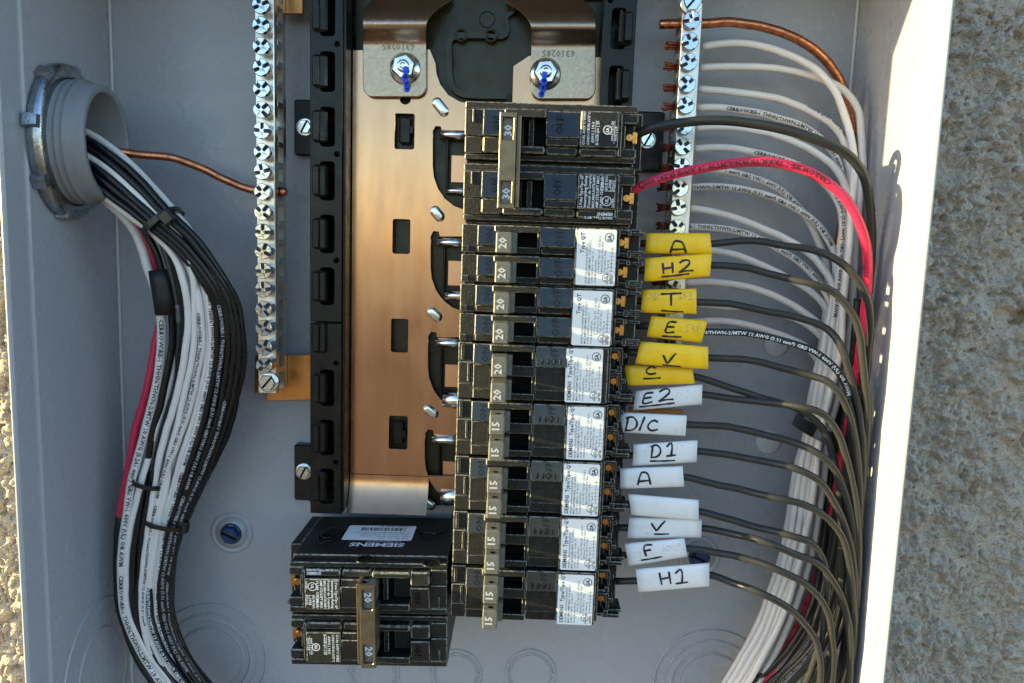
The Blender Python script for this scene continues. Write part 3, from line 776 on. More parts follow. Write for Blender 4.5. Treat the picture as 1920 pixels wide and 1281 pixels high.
def m_handle():
    m = MB(); m.box(-3.3, 4.0, -4.75, 4.75, 51, 69.7, .5, 0, (.35, .35))
    # sloping trailing face
    m.prism([(3.6, -4.5), (5.8, -4.2), (5.8, 4.2), (3.6, 4.5)], 51, 62)
    return m.mesh('handle', HANDLE)
def m_hole():
    m = MB(); m.lathe((0.4, 4.55, 66.6), (0, 1, 0.02), [(1.15, 0), (.02, .01)], 14); return m.mesh('handle_hole', PITM)
def m_num(s):
    m = MB(); text(m, s, 4.6, flat_tf(1.4, -.2, 69.78, UP), .03, 'c'); return m.mesh('number', PNUM)
PNUM = mat('handle_numeral', (.62, .60, .54), .5)
def m_sticker(B):
    u0, u1 = (48.9, 64.9) if B else (49.4, 66.2)
    m = MB(); pts = rrect(u0, u1, -25.1, -1.2, .7, 3); m.prism(pts, 60.2, 60.34); return m.mesh('sticker', STICK)
FINE = ['HACR Type/Interrupting Rating/Pouvoir de', 'MAX. AMPS/AMPS MAX. 15-20 A/SYS 1', '10,000 120/240 V~  60 Hz 1 Pole', 'Circuit Breaker/Disjoncteur   ISSUE No.', '2-1 Pole 40C Type QT   C.B. Encl L-3938', 'Tightening Torque  lb-in  N-m', 'CU-AL 60/75 C  Wire range 14-8', 'ENCLOSED  Panel  25  2.8', 'AWG  14  12  10  8  6', 'Made in Mexico   E 92615']
def m_print(B):
    m = MB(); u = 51.6 if B else 52.6; d = 60.38
    ln = text(m, 'SIEMENS  Type/Tipo QT' if B else 'Type QT', 2.35, flat_tf(u, -24.4 if B else -11.4, d, UP), .02)
    rn = random.Random(3)
    for i, s in enumerate(FINE[:8 if B else 9]):
        uu = u+1.55+i*1.32
        cut_ = rn.choice((0, 0, 6, 12))
        y0 = -24.4+(4.2 if 3 < i < 7 else 0)
        text(m, s[:34-cut_ if i < 6 else 20], 1.12, flat_tf(uu, y0, d, UP), .01)
    def circle(x, y, r, wd=.22):
        n = 24; m.add([(x+q*cos(2*pi*k/n), y+q*sin(2*pi*k/n), d) for q in (r-wd, r) for k in range(n)], [[k, (k+1) % n, n+(k+1) % n, n+k] for k in range(n)])
    x = u+9.9
    circle(x, -21.8, 1.75); text(m, 'UL', 1.9, flat_tf(x+.6, -21.9, d, UP), .02, 'c')
    circle(x+.6, -4.6, 2.0, .3); text(m, 'SA', 2.3, flat_tf(x+1.5, -4.7, d, UP), .04, 'c')
    text(m, 'LISTED', 1.25, flat_tf(x+2.9, -24.2, d, UP), .04)
    for k in range(7): m.add([(x+1.0, -19+k*1.6, d), (x+1.0, -18.9+k*1.6, d), (x+3.2, -18.9+k*1.6, d), (x+3.2, -19+k*1.6, d)], [[0, 1, 2, 3]])
    m.add([(x+2.0, -19, d), (x+2.15, -19, d), (x+2.15, -8.6, d), (x+2.0, -8.6, d)], [[0, 1, 2, 3]])
    return m.mesh('print', PDARK)
def m_lug():
    m = MB(); m.lathe((0, 0, 48), (0, 0, 1), [(1.8, 0), (1.8, 2.4), (1.4, 3)], 18); m.box(-.3, .3, -1.5, 1.5, 51, 51.3, .05); m.box(.9, 3.4, -2.8, 2.8, 44, 50.5, .5)
    return m.mesh('terminal_lug', BRASS)
def m_cap():
    m = MB(); m.box(72.8, 78.6, -9.4, -3.4, 40, 49.6, .5, 0, (.4, .3)); return m.mesh('terminal_cap', CAPM)
def tandem(k, B, num, hs, label):
    x, y = 187.1-.17*(k-2), 99.4-PW*k
    T_ = thing('tandem_breaker', label, 'circuit breaker', (x, y, 10), 'narrow twin breakers stacked in the right column', True)
    put(cached(('body', B), m_body_B if B else m_body_A), 'body', T_, (0, 0, 0))
    for o in ((0,) if B else (0, -PW/2)):
        put(cached(('on', B), lambda: m_on(B)), 'on_lettering', T_, (0, o, 0)); put(cached(('off', B), lambda: m_off(B)), 'off_lettering', T_, (0, o, 0))
        put(cached(('mk', B), lambda: m_frame(B)), 'moulded_mark', T_, (0, o, 0))
    if B:
        for k_ in range(4): put(cached('rib', lambda: m_rib(B)), 'grip_rib', T_, (36.6+k_*2.6, 0, 0))
    put(cached(('pit', B), lambda: m_pit(B)), 'slot_floor', T_, (0, 0, 0))
    for hy in hs:
        h_ = put(cached('handle', m_handle), 'handle', T_, (18.1, hy, 0)); BASE[h_] = (0, 0, 0)
        put(cached(('num', num), lambda: m_num(num)), 'number', h_, (0, -.4 if B else 0, 0))
        if B and k > 4: put(cached('hole', m_hole), 'handle_hole', h_, (0, 0, 0))
    du = {4: -1.6, 8: 0}.get(k, 0.)
    s_ = put(cached(('stick', B), lambda: m_sticker(B)), 'sticker', T_, (du+[.1, -.2, 0, .25, -.15, .1, -.1][k-2], [.1, -.15, .05, -.1, .15, 0, -.1][k-2], 0), [.004, -.006, .003, .008, -.005, .006, -.003][k-2]*.5); BASE[s_] = (0, 0, 0)
    put(cached(('print', B), lambda: m_print(B)), 'print', s_, (0, 0, 0))
    for q in ((-6.3, -6.3-PW/2) if not B else (-5.2, -16.6)):
        put(cached('lug', m_lug), 'terminal_lug', T_, (69.6, q, 0))
    if not B:
        for q in (0, -PW/2): put(cached('cap', m_cap), 'terminal_cap', T_, (0, q, 0))
tandem(2, False, '20', (-7.9, -20.4), 'twin breaker marked 20 directly under the wide 30 breaker')
tandem(3, False, '20', (-7.6, -20.4), 'second twin breaker down, marked 20, beside the yellow sleeves T and E')
tandem(4, True, '20', (-9.2, -20.3), 'third twin breaker down, marked 20, beside the yellow sleeves V and C')
tandem(5, True, '15', (-8.6, -20.2), 'uppermost twin breaker marked 15, beside the white sleeve D/C')
tandem(6, True, '15', (-8.9, -20.3), 'twin breaker marked 15 beside the white sleeve A')
tandem(7, True, '15', (-8.6, -20.0), 'twin breaker marked 15 second from the bottom, beside the white sleeve F')
tandem(8, True, '15', (-8.1, -19.9), 'lowest twin breaker marked 15, above bare box metal and left of the white sleeve H1')

# ---- two-pole breakers
def m_dp_body():
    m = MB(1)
    for o in (0, -PW):
        m.box(.3, 73, o-25.4, o-.3, 0, 50, .5); m.box(73.0, 78, o-25.4, o-.3, 0, 38, .5)
        m.box(0, 73, o-3.2, o-.4, 50.05, 57.5, .4); m.box(0, 73, o-24.0, o-21.8, 50.05, 55.5, .4)
        m.box(0, 7.6, o-14.4, o-3.4, 50.05, 57.6, .35); m.box(.1, 7.4, o-21.6, o-14.7, 50.05, 56.8, .35); m.box(3.2, 4.0, o-9, o-3.6, 57.65, 58.4, .2)
        m.wedge(7.8, 16.4, o-14.6, o-3.4, 50.05, FT-2.4, FT, 2); m.box(7.8, 16.6, o-21.4, o-14.8, 50.05, 59.2, .7)
        m.box(16.8, 34.2, o-6.6, o-3.4, 50.05, FT-.2, .4); m.box(16.8, 34.2, o-21.4, o-18.4, 50.05, FT-1.4, .8)
        m.box(16.6, 25, o-18.2, o-6.8, 50.05, 53, .3); m.box(27.2, 29.4, o-18, o-7, 50.05, 57, .3)
        m.wedge(34.4, 48.4, o-14.8, o-3.6, 50.05, FT-2.4, FT, 2); m.box(34.6, 48.2, o-18.0, o-15.0, 50.05, 60.2, .4); m.box(34.8, 48.0, o-21.6, o-18.2, 50.05, 58.2, .7)
        m.box(48.8, 64.8, o-18.2, o-3.4, 50.05, FT-.3, .5); m.box(48.8, 64.8, o-21.8, o-18.5, 50.05, 58.6, .7)
        m.box(65, 66.4, o-21.6, o-3.4, 50.05, 59, .4); m.box(66.5, 73.4, o-7.6, o-3.4, 50.05, 57, .5); m.box(66.5, 73.2, o-22, o-17.8, 50.05, 56.2, .6)
        m.box(66.5, 68.4, o-17.6, o-7.8, 50.05, 55.5, .4)
    m.box(.5, 77.5, -PW-.2, -PW+.6, 0, 47, .2)
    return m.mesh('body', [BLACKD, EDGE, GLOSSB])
def m_dp_on():
    m = MB(); text3(m, 'ON', 4.0, 14.6, -9.6, FT-.02, UP, .3); return m.mesh('on_lettering', BLACK)
def m_dp_off():
    m = MB(); text3(m, 'OFF', 4.4, 41.6, -9.2, FT-.02, UP, .3); return m.mesh('off_lettering', BLACK)
def m_dp_pit():
    m = MB()
    for o in (0, -PW): m.box(25.2, 34.2, o-18.3, o-6.7, 50.05, 50.8, .2)
    return m.mesh('slot_floor', PITM)
def m_tie():
    y0, y1 = -45.2, -6.4
    m = curve_plate([(-.4, y0), (6.4, y0), (6.4, y1), (-.4, y1)], [rrect(.7, 5.2, -17.6, -8.4, .4, 1), rrect(.7, 5.2, -43.2, -34.0, .4, 1)], 66.8, 69.8, .25)
    m.box(-.4, 6.4, -33.6, -18, 58, 66.7, .3)
    m.box(6.5, 8.4, y0+.4, y1-.4, 55, 67.4, .4)
    return m.mesh('handle_tie', BRONZE)
def m_toggle():
    m = MB(); m.box(.75, 5.15, -4.9, 4.9, 52, 68.0, .3)
    return m.mesh('handle', HANDLE)
def m_dp_num(s):
    m = MB(); text(m, s, 4.6, flat_tf(4.6, 0, 68.08, UP), .035, 'c'); return m.mesh('number', PWHITE)
def m_dp_print(up):
    m = MB(); d = FT-.26
    # lower pole panel
    y = -PW-17.6
    for i, s in enumerate(['2 Poles Type/Tipo QP', 'Interrupting Rating', 'Pouvoir de Coupure', 'MAX./MAX.36/STB.AMPS', 'AMP.STD/LEFT MAX.', '10,000 120/240 V~']):
        text(m, s, 1.75, flat_tf(50.8+i*1.72, y, d, UP), .02, 'l', 0, 1., 13.6)
    text(m, 'C.B.Encl.', 1.75, flat_tf(59.6, -PW-10.6, d, UP), .02, 'l', 0, 1., 6.8); text(m, 'ISSUE NO.', 1.75, flat_tf(61.3, -PW-10.6, d, UP), .02, 'l', 0, 1., 6.8)
    text(m, 'L-3938', 1.75, flat_tf(62.9, -PW-10.6, d, UP), .02, 'l', 0, 1., 6.8); text(m, 'E92615', 1.6, flat_tf(64.3, -PW-10.6, d, UP), .02, 'l', 0, 1., 6.8)
    n = 24; x, yy = 61.2, -PW-14.6
    m.add([(x+q*cos(2*pi*k/n), yy+q*sin(2*pi*k/n), d) for q in (1.75, 2.05) for k in range(n)], [[k, (k+1) % n, n+(k+1) % n, n+k] for k in range(n)])
    text(m, 'UL', 1.9, flat_tf(x+.7, yy, d, UP), .03, 'c'); text(m, 'LISTED', 1.3, flat_tf(64.3, -PW-17.2, d, UP), .02)
    d2 = 58.64
    text(m, 'HACR Type, 40\u00b0C', 1.6, flat_tf(64.2, -PW-21.1, d2, pi), .02); text(m, 'SIEMENS', 1.8, flat_tf(64.2, -PW-19.4, d2, pi), .03)
    # upper pole panel
    for i, s in enumerate(['CU-AL 60/75\u00b0C WIRE', 'CONDUCTEURS 60/75\u00b0C', '  AWG | 14-3', 'lb-in/lb-po | 25']):
        text(m, s, 1.7, flat_tf(50.8+i*1.9, -17.4, d, UP), .02, 'l', 0, 1., 13.4)
    x, yy = 60.2, -11
    m.add([(x+q*cos(2*pi*k/n), yy+q*sin(2*pi*k/n), d) for q in (1.5, 1.9) for k in range(n)], [[k, (k+1) % n, n+(k+1) % n, n+k] for k in range(n)])
    text(m, 'SA', 1.8, flat_tf(x+.6, yy, d, UP), .04, 'c')
    text(m, 'mm2 | 2.1-26', 1.5, flat_tf(62.6, -15.4, d, UP), .02); text(m, 'N-m | 2.8', 1.5, flat_tf(64.1, -15.4, d, UP), .02)
    for xx in (55.1, 63.0): m.add([(xx, -16.5, d), (xx+.15, -16.5, d), (xx+.15, -7.2, d), (xx, -7.2, d)], [[0, 1, 2, 3]])
    return m.mesh('print', PWHITE)
def two_pole(label, x, y, rot, num, hx, big):
    T_ = thing('two_pole_breaker', label, 'circuit breaker', (x, y, 10), None, True, rot)
    put(cached('dpb', m_dp_body), 'body', T_, (0, 0, 0)); 
    for o in (0, -PW): put(cached('dpon', m_dp_on), 'on_lettering', T_, (0, o, 0)); put(cached('dpoff', m_dp_off), 'off_lettering', T_, (0, o, 0))
    put(cached('dpp', m_dp_pit), 'slot_floor', T_, (0, 0, 0)); put(cached('dpr', lambda: m_dp_print(0)), 'print', T_, (0, 0, 0))
    h_ = put(cached('tie', m_tie), 'handle_tie', T_, (hx, 0, 0))
    for q in (-13, -38.6):
        g_ = put(cached('tog', m_toggle), 'handle', T_, (hx, q, 0)); BASE[g_] = (0, 0, 0)
        put(cached(('dpn', num), lambda: m_dp_num(num)), 'number', g_, (0, -.5, 0))
    for o in (-12.6, -12.6-PW): put(cached('lug', m_lug), 'terminal_lug', T_, (70.6, o, 1))
    return T_
two_pole('wide two pole breaker marked 30 at the head of the right column', 187.2, 99.2, 0, '30', 15.6, True)
MAINB = two_pole('wide two pole breaker marked 20, alone at the lower left with its side sticker showing', 185.0, -157.2, pi+radians(1.4), '20', 31.2, True)
# side of the lower breaker: sticker, recesses (local plane y = -51.2)
ys_ = -2*PW-.02
def side_tf(u0, d0, ang=0):
    c_, s_ = cos(ang), sin(ang)
    return lambda a, b: (u0+a*c_-b*s_, ys_-.1, d0+a*s_+b*c_)
m = MB(); pts = rrect(20, 54.5, 13.5, 33, 1.2, 3)
m.add([(a, ys_-.06, d) for a, d in pts]+[(a, ys_, d) for a, d in pts], [list(range(len(pts)))]); ss = m.build('side_sticker', STICK, MAINB, (0, 0, 0))
m = MB()
rn = random.Random(4); u = 25.
while u < 47:
    w_ = rn.choice((.3, .3, .6, .9)); m.add([(u, ys_-.1, 16.4), (u+w_, ys_-.1, 16.4), (u+w_, ys_-.1, 20.6), (u, ys_-.1, 20.6)], [[0, 1, 2, 3]]); u += w_+rn.choice((.3, .5, .8))
text(m, '7 83643 148383 8', 2.0, side_tf(23, 14.0), .02)
for i, s in enumerate(['Use only with Type QP breakers listed in panel', 'Utiliser seulement avec les types indiques', 'Instale solamente en tableros de la lista', 'EQM  CAT. NO.  Q220']):
    text(m, s, 1.5, side_tf(22, 22.6+i*2.4), .01)
m.build('sticker_print', PDARK, ss, (0, 0, 0))
m = MB(); text(m, 'SIEMENS', 6.2, side_tf(22.5, 36.4), .035, 'l', 0, 1.15)
for i in range(2): text(m, 'Siemens Energy & Automation, Inc.', 1.2, side_tf(24.5, 33.6+i*1.1), .01)
m.build('side_print', PWHITE, MAINB, (0, 0, 0))
for (u, d, r, hole) in ((62.5, 28, 3.4, 2.5), (38, 56, 4.2, 3.2), (7, 59, 4.2, 3.2), (9, 21, 3, 0)):
    m = MB(); m.lathe((u, ys_+.02, d), (0, -1, 0), [(r, 0), (r, .5), (r-.5, .55), (r-.7, .1), (.05, .08)], 24, cap1=False); q_ = m.build('side_recess', BLACKB, MAINB, (0, 0, 0))
    if hole: m = MB(); m.lathe((u, ys_-.12, d), (0, -1, 0), [(hole, 0), (.05, .01)], 20); m.build('side_hole', PITM, q_, (0, 0, 0))
for loop in ([(17.5, 22), (11.5, 33), (6.5, 22), (17.5, 22)], [(68, 25), (62, 17), (55, 21), (56, 31), (64, 38), (68, 25)]):
    m = MB(); m.tube([(a, ys_-.1, d) for a, d in loop], .35, 6); m.build('side_ridge', BLACKB, MAINB, (0, 0, 0))

# ================================================================ SLEEVES
GL = {
 'A': [[(0, 1), (.28, .05), (.55, 0), (.8, .15), (1, 1)], [(.1, .72), (.95, .66)]],
 'H': [[(.08, 0), (.2, 1)], [(.8, .0), (.9, 1)], [(.12, .55), (.85, .45)]],
 '2': [[(0, .2), (.3, 0), (.7, .05), (.75, .35), (.1, .95), (.0, 1), (.5, .93), (1.1, .95)]],
 'T': [[(0, .05), (1, 0)], [(.5, .05), (.52, 1)]],
 'E': [[(.95, .0), (.2, .06), (.1, .5), (.12, 1), (.95, .92)], [(.12, .5), (.85, .45)]],
 'V': [[(0, .25), (.35, .95), (.4, 1), (.75, .3), (.95, 0)]],
 'C': [[(.95, .18), (.6, 0), (.15, .3), (.05, .7), (.4, 1), (1, .85)]],
 'D': [[(.2, .05), (.12, 1)], [(0, .1), (.6, .0), (1, .45), (.75, .9), (.05, 1)]],
 '/': [[(.7, 0), (.2, 1)]],
 '1': [[(0, .25), (.45, 0), (.5, 1)], [(0, 1), (.95, .97)]],
 'F': [[(.95, 0), (.1, .08), (.12, 1)], [(.1, .5), (.75, .45)]],
}
def sleeve(quad, d0, yellow, marks, label, ink=None, und=None, dots=None, curl=.0):
    """quad: photo corners TL TR BR BL; marks: [(char, s, t, ds, dt)] in sleeve fractions; und: underline (s0,t0,s1,t1)"""
    TL, TR, BR, BL = quad
    def uv(s, t):
        a = (TL[0]+(TR[0]-TL[0])*s, TL[1]+(TR[1]-TL[1])*s); b = (BL[0]+(BR[0]-BL[0])*s, BL[1]+(BR[1]-BL[1])*s)
        return a[0]+(b[0]-a[0])*t, a[1]+(b[1]-a[1])*t
    TH = 2.75
    def surf(s, t, z):
        u, v = uv(s, t); q = P(u, v, d0+z); return Vector(q)
    def ztop(t):
        k = min(1, abs(2*t-1))**(1/.85); return TH*max(0, 1-k*k)**.31
    name = ('yellow' if yellow else 'white')+'_wire_sleeve'
    M_, N_ = 9, 26; m = MB(); rings = []
    for sc, order in ((1., 0), (.84, 1)):
        for i in range(M_):
            s = i/(M_-1)
            # crimp: thins slightly in the middle
            for k in range(N_):
                a = 2*pi*k/N_; ca, sa = cos(a), sin(a)
                t = .5+.5*sc*math.copysign(abs(ca)**.85, ca); z = TH*sc*math.copysign(abs(sa)**.62, sa)
                z *= 1-.10*sin(pi*s); rings.append(surf(s, t, z+curl*sin(pi*s)))
    fs = []
    for o in (0, M_*N_):
        for i in range(M_-1):
            for k in range(N_): fs.append([o+i*N_+k, o+i*N_+(k+1) % N_, o+(i+1)*N_+(k+1) % N_, o+(i+1)*N_+k])
    for e in (0, M_-1):
        for k in range(N_): fs.append([e*N_+k, e*N_+(k+1) % N_, M_*N_+e*N_+(k+1) % N_, M_*N_+e*N_+k])
    m.add(rings, fs, 0, True)
    base = tuple(surf(0, .5, 0))
    o = single(m, name, YELLOW if yellow else WSLEEVE, label, 'wire label', base, ('yellow' if yellow else 'white')+' marker sleeves on the breaker wires'); BASE[o] = base
    if marks or und:
        m = MB()
        def stroke(pts, r):
            q2 = spline([(s*30, t*10, 0) for s, t in pts], .8); q = [surf(p.x/30, p.y/10, ztop(p.y/10)*(1-.10*sin(pi*p.x/30))+.12+curl*sin(pi*p.x/30)) for p in q2]
            rr = [r*(1+.18*sin(i*.9)) for i in range(len(q))]
            m.tube(q, rr, 8, 0, True, .22)
        for ch, s, t, ds, dt in marks:
            for st in GL[ch]: stroke([(s+ds*a, t+dt*b) for a, b in st], .46)
        if und: stroke([(und[0], und[1]), ((und[0]+und[2])/2, (und[1]+und[3])/2+.01), (und[2], und[3])], .42)
        m.build('handwriting', ink or INK, o)
    if dots:
        m = MB(); rn = random.Random(len(label)*7+marks.__len__())
        for (s0, t0, s1, t1, st) in dots:
            L = int((s1-s0)/.0135); H = 5
            for i in range(L):
                for j in range(H):
                    if rn.random() < st and i % 6 != 5:
                        s, t = s0+(s1-s0)*i/L, t0+(t1-t0)*j/(H-1)
                        c_ = surf(s, t, ztop(t)*(1-.10*sin(pi*s))+.06+curl*sin(pi*s)); r = .17
                        m.add([c_+Vector((-r, -r, 0)), c_+Vector((r, -r, 0)), c_+Vector((r, r, 0)), c_+Vector((-r, r, 0))], [[0, 1, 2, 3]])
        m.build('dot_print', DOTS if yellow else DOTG, o)
    return o
SD = 53.
SL = [
 ('A', [(1212, 437), (1331, 437), (1336, 478), (1210, 476)], 52, 1, [('A', .37, .38, .24, .56)], 'uppermost yellow wire sleeve, handwritten with the letter A', None, None, None),
 ('H2', [(1210, 484), (1335, 475), (1331, 519), (1208, 529)], 56, 1, [('H', .25, .26, .20, .46), ('2', .52, .22, .20, .48)], 'yellow wire sleeve handwritten H2 in purple with an underline', INKP, (.26, .84, .68, .80), None),
 ('T', [(1205, 543), (1306, 541), (1306, 589), (1202, 587)], 54, 1, [('T', .34, .18, .38, .5)], 'yellow wire sleeve with a printed dotted line and a handwritten T', None, (.36, .88, .76, .92), [(.03, .18, .34, .46, .42), (.68, .15, .92, .44, .42)]),
 ('E', [(1221, 592), (1327, 601), (1315, 644), (1212, 632)], 52, 1, [('E', .30, .20, .18, .48)], 'slanted yellow wire sleeve handwritten E with dots at its right end', None, (.27, .87, .62, .82), [(.66, .24, .94, .56, .4)]),
 ('V', [(1201, 640), (1328, 650), (1328, 693), (1191, 683)], 57, 1, [('V', .36, .40, .19, .46)], 'yellow wire sleeve handwritten V overlapping the sleeve below it', None, (.37, .93, .62, .95), None),
 ('C', [(1172, 684), (1298, 690), (1303, 720), (1170, 724)], 51, 1, [('C', .31, .05, .15, .38)], 'lowest yellow wire sleeve, its C partly covered by the V sleeve', None, (.27, .66, .52, .62), None),
 ('E2', [(1192, 733), (1317, 720), (1316, 759), (1187, 770)], 50, 0, [('E', .12, .18, .16, .50), ('2', .36, .08, .20, .56)], 'white wire sleeve handwritten E2, topmost of the white ones', None, (.08, .84, .60, .80), [(.60, .3, .92, .75, .10)]),
 ('D/C', [(1165, 773), (1288, 779), (1285, 818), (1160, 811)], 53, 0, [('D', .08, .22, .18, .66), ('/', .28, .16, .12, .70), ('C', .42, .32, .16, .5)], 'white wire sleeve handwritten D/C', None, None, [(.82, .55, .96, .9, .3)]),
 ('D1', [(1188, 833), (1308, 825), (1306, 867), (1186, 874)], 53, 0, [('D', .27, .12, .16, .55), ('1', .52, .08, .16, .56)], 'white wire sleeve handwritten D1 with a wavy underline', None, (.27, .82, .66, .86), [(.1, .10, .25, .36, .25), (.66, .08, .95, .3, .18)]),
 ('A', [(1163, 878), (1280, 874), (1283, 913), (1162, 917)], 55, 0, [('A', .28, .24, .20, .60)], 'white wire sleeve handwritten A, level with the middle 15 breaker', None, None, [(.03, .45, .3, .8, .12)]),
 ('', [(1178, 926), (1310, 937), (1310, 977), (1184, 966)], 55, 0, [], 'blank white wire sleeve lying against the white V sleeve', None, None, None),
 ('V', [(1180, 969), (1316, 973), (1315, 1008), (1176, 1010)], 51, 0, [('V', .31, .16, .20, .48)], 'white wire sleeve handwritten V with a short underline, under the blank one', None, (.36, .80, .56, .80), [(.24, .7, .30, .85, .3)]),
 ('F', [(1171, 1019), (1283, 1009), (1289, 1044), (1179, 1062)], 54, 0, [('F', .30, .18, .16, .5)], 'tilted white wire sleeve handwritten F with an underline and dotted digits', None, (.22, .82, .58, .80), [(.03, .46, .40, .82, .22), (.60, .26, .95, .56, .25)]),
 ('H1', [(1192, 1067), (1330, 1055), (1330, 1100), (1197, 1111)], 56, 0, [('H', .30, .24, .18, .52), ('1', .53, .20, .18, .56)], 'lowest white wire sleeve, handwritten H1 in purple', INKP, None, None),
]
SLM = []
for nm, q, d, ye, mk, lb, ik, un, dt in SL:
    sleeve(q, d, ye, mk, lb, ik, un, dt); SLM.append((nm, q, d))

# ================================================================ WIRES
PRINT12 = 'CERROWIRE-1 THHN/THWN-2/MTW 12 AWG (3.31 mm\u00b2) GRII VW-1 600V (UL) OR AWM     '
PRINT10 = 'CERROWIRE-1 THHN/THWN-2/MTW 10 AWG (5.261 mm\u00b2) GRII VW-1 600V (UL) OR AWM     '
def wp(p, r=1.7):
    u, v, d = p; q = P(u, v, d)
    if q[0] > WID-r-.4: q = PX(u, v, WID-r-.4)
    return q
WIRES = []
def wire(name, px, r, mt, label, cat='wire', group=None, prn=None, step=2.4, n=10, extra=None):
    pts = spline([wp(p, r) for p in px], step)
    sd_ = len(WIRES)*3.7; WIRES.append(name); N = len(pts)
    for i in range(1, N-1):                             # small kinks of a hand-bent wire
        k = min(1, i/12, (N-1-i)/6); a = i*step/21.; b = i*step/8.
        o_ = Vector((noise.noise((a, sd_, 0))*.75+noise.noise((b, sd_, 5))*.28, noise.noise((a, sd_, 9))*.75+noise.noise((b, sd_, 3))*.28, noise.noise((a, sd_, 4))*.5))*k
        q = pts[i]+o_
        if q.x < WID-r-.1 or pts[i].x > WID: pts[i] = q
    m = MB(); m.tube(pts, r, n)
    base = tuple(pts[0])
    o = single(m, name, mt, label, cat, base, group); BASE[o] = base
    for (s, start, phi, rev, pm) in (prn or []):
        m = MB(); wire_text(m, pts[::-1] if rev else pts, r, s, r*1.22, start, phi, .03, 0, 1.25, .15)
        m.build('printing', pm, o)
    return o, pts
# bare copper
wire('copper_wire', [(1237, 46, 21), (1262, 45, 21), (1320, 44, 22), (1400, 46, 23), (1462, 58, 23), (1515, 86, 22), (1555, 122, 20), (1582, 165, 18), (1594, 220, 16), (1594, 300, 13), (1584, 390, 12), (1570, 470, 11), (1552, 600, 10), (1532, 740, 10), (1505, 900, 10), (1490, 1040, 8), (1462, 1150, 6), (1420, 1240, 5), (1370, 1300, 5)], 2.2, COPPER, 'thick bare copper wire arching from the right terminal bar into the corner', 'copper wire')
wire('copper_wire', [(120, 285, 40), (175, 280, 38), (215, 283, 36), (265, 290, 32), (320, 296, 28), (370, 312, 25), (415, 335, 22), (455, 352, 21), (490, 359, 21), (537, 360, 21)], 2.0, COPPERD if False else COPPER, 'bare copper wire from the conduit into the left terminal bar', 'copper wire')
BUND = [(440, 1580), (520, 1578), (600, 1572), (630, 1569), (710, 1555), (760, 1545), (815, 1532), (860, 1524), (930, 1514), (1000, 1503), (1085, 1482), (1180, 1447), (1235, 1418), (1290, 1385), (1370, 1320)]
def bund(v):
    for (a, b), (c, e) in zip(BUND, BUND[1:]):
        if a <= v <= c: return b+(e-b)*(v-a)/(c-a)
    return BUND[-1][1]
def bpt(v, du, d):
    k = 1-.25*max(0, 1-abs(v-815)/60)         # pulled together by the tie
    return (bund(v)+du*k, v+du*.25, d)
OD = 'top second third fourth fifth sixth seventh eighth ninth tenth eleventh twelfth thirteenth fourteenth'.split()
WR = [
 ([(1316, 88), (1345, 83), (1385, 81), (1430, 87), (1490, 107), (1535, 137), (1568, 180), (1590, 240), (1600, 310), (1598, 380)], 8, 41, None),
 ([(1312, 127), (1370, 125), (1430, 127), (1490, 134), (1540, 149), (1580, 168), (1606, 205), (1617, 262), (1616, 330), (1608, 400)], 25, 30, None),
 ([(1308, 167), (1370, 172), (1430, 181), (1500, 199), (1550, 226), (1580, 260), (1592, 310), (1594, 380)], 14, 25, [(PRINT12[30:], 52, .75, 0)]),
 ([(1305, 202), (1350, 201), (1400, 207), (1450, 217), (1500, 235), (1545, 265), (1572, 300), (1585, 370)], 0, 22, [(PRINT12, 14, -.15, 0)]),
 ([(1302, 240), (1350, 238), (1410, 244), (1470, 258), (1525, 285), (1565, 315), (1588, 360), (1592, 430)], 3, 34, None),
 ([(1299, 279), (1350, 277), (1410, 284), (1465, 298), (1520, 325), (1562, 362), (1580, 410)], -8, 33, [(PRINT12, 29, -.1, 0)]),
 ([(1295, 317), (1340, 318), (1390, 326), (1440, 344), (1480, 372), (1512, 408), (1535, 450), (1552, 510)], -25, 17, [(PRINT12[39:], 16, .0, 0)]),
 ([(1292, 352), (1335, 350), (1395, 357), (1450, 372), (1505, 400), (1545, 436), (1568, 490)], -15, 26, [(PRINT12[16:], 1, -.2, 0)]),
 ([(1289, 390), (1335, 397), (1395, 414), (1450, 437), (1500, 465), (1540, 498), (1563, 545)], -20, 30, None),
 ([(1286, 425), (1335, 427), (1395, 437), (1450, 461), (1505, 500), (1543, 540), (1560, 585)], -27, 24, [(PRINT12[8:], 1, .1, 0)]),
 ([(1284, 466), (1340, 470), (1390, 482), (1440, 503), (1490, 527), (1530, 555), (1556, 600)], -12, 21, None),
 ([(1281, 530), (1335, 529), (1390, 536), (1445, 552), (1495, 577), (1535, 610), (1556, 655)], -6, 23, None),
 ([(1279, 566), (1350, 574), (1410, 577), (1465, 590), (1510, 608), (1545, 640), (1558, 690)], 4, 19, None),
 ([(1277, 606), (1330, 602), (1380, 606), (1435, 618), (1485, 635), (1525, 662), (1548, 710)], 13, 17, None),
]
WG = 'white wires clamped in the right terminal bar'
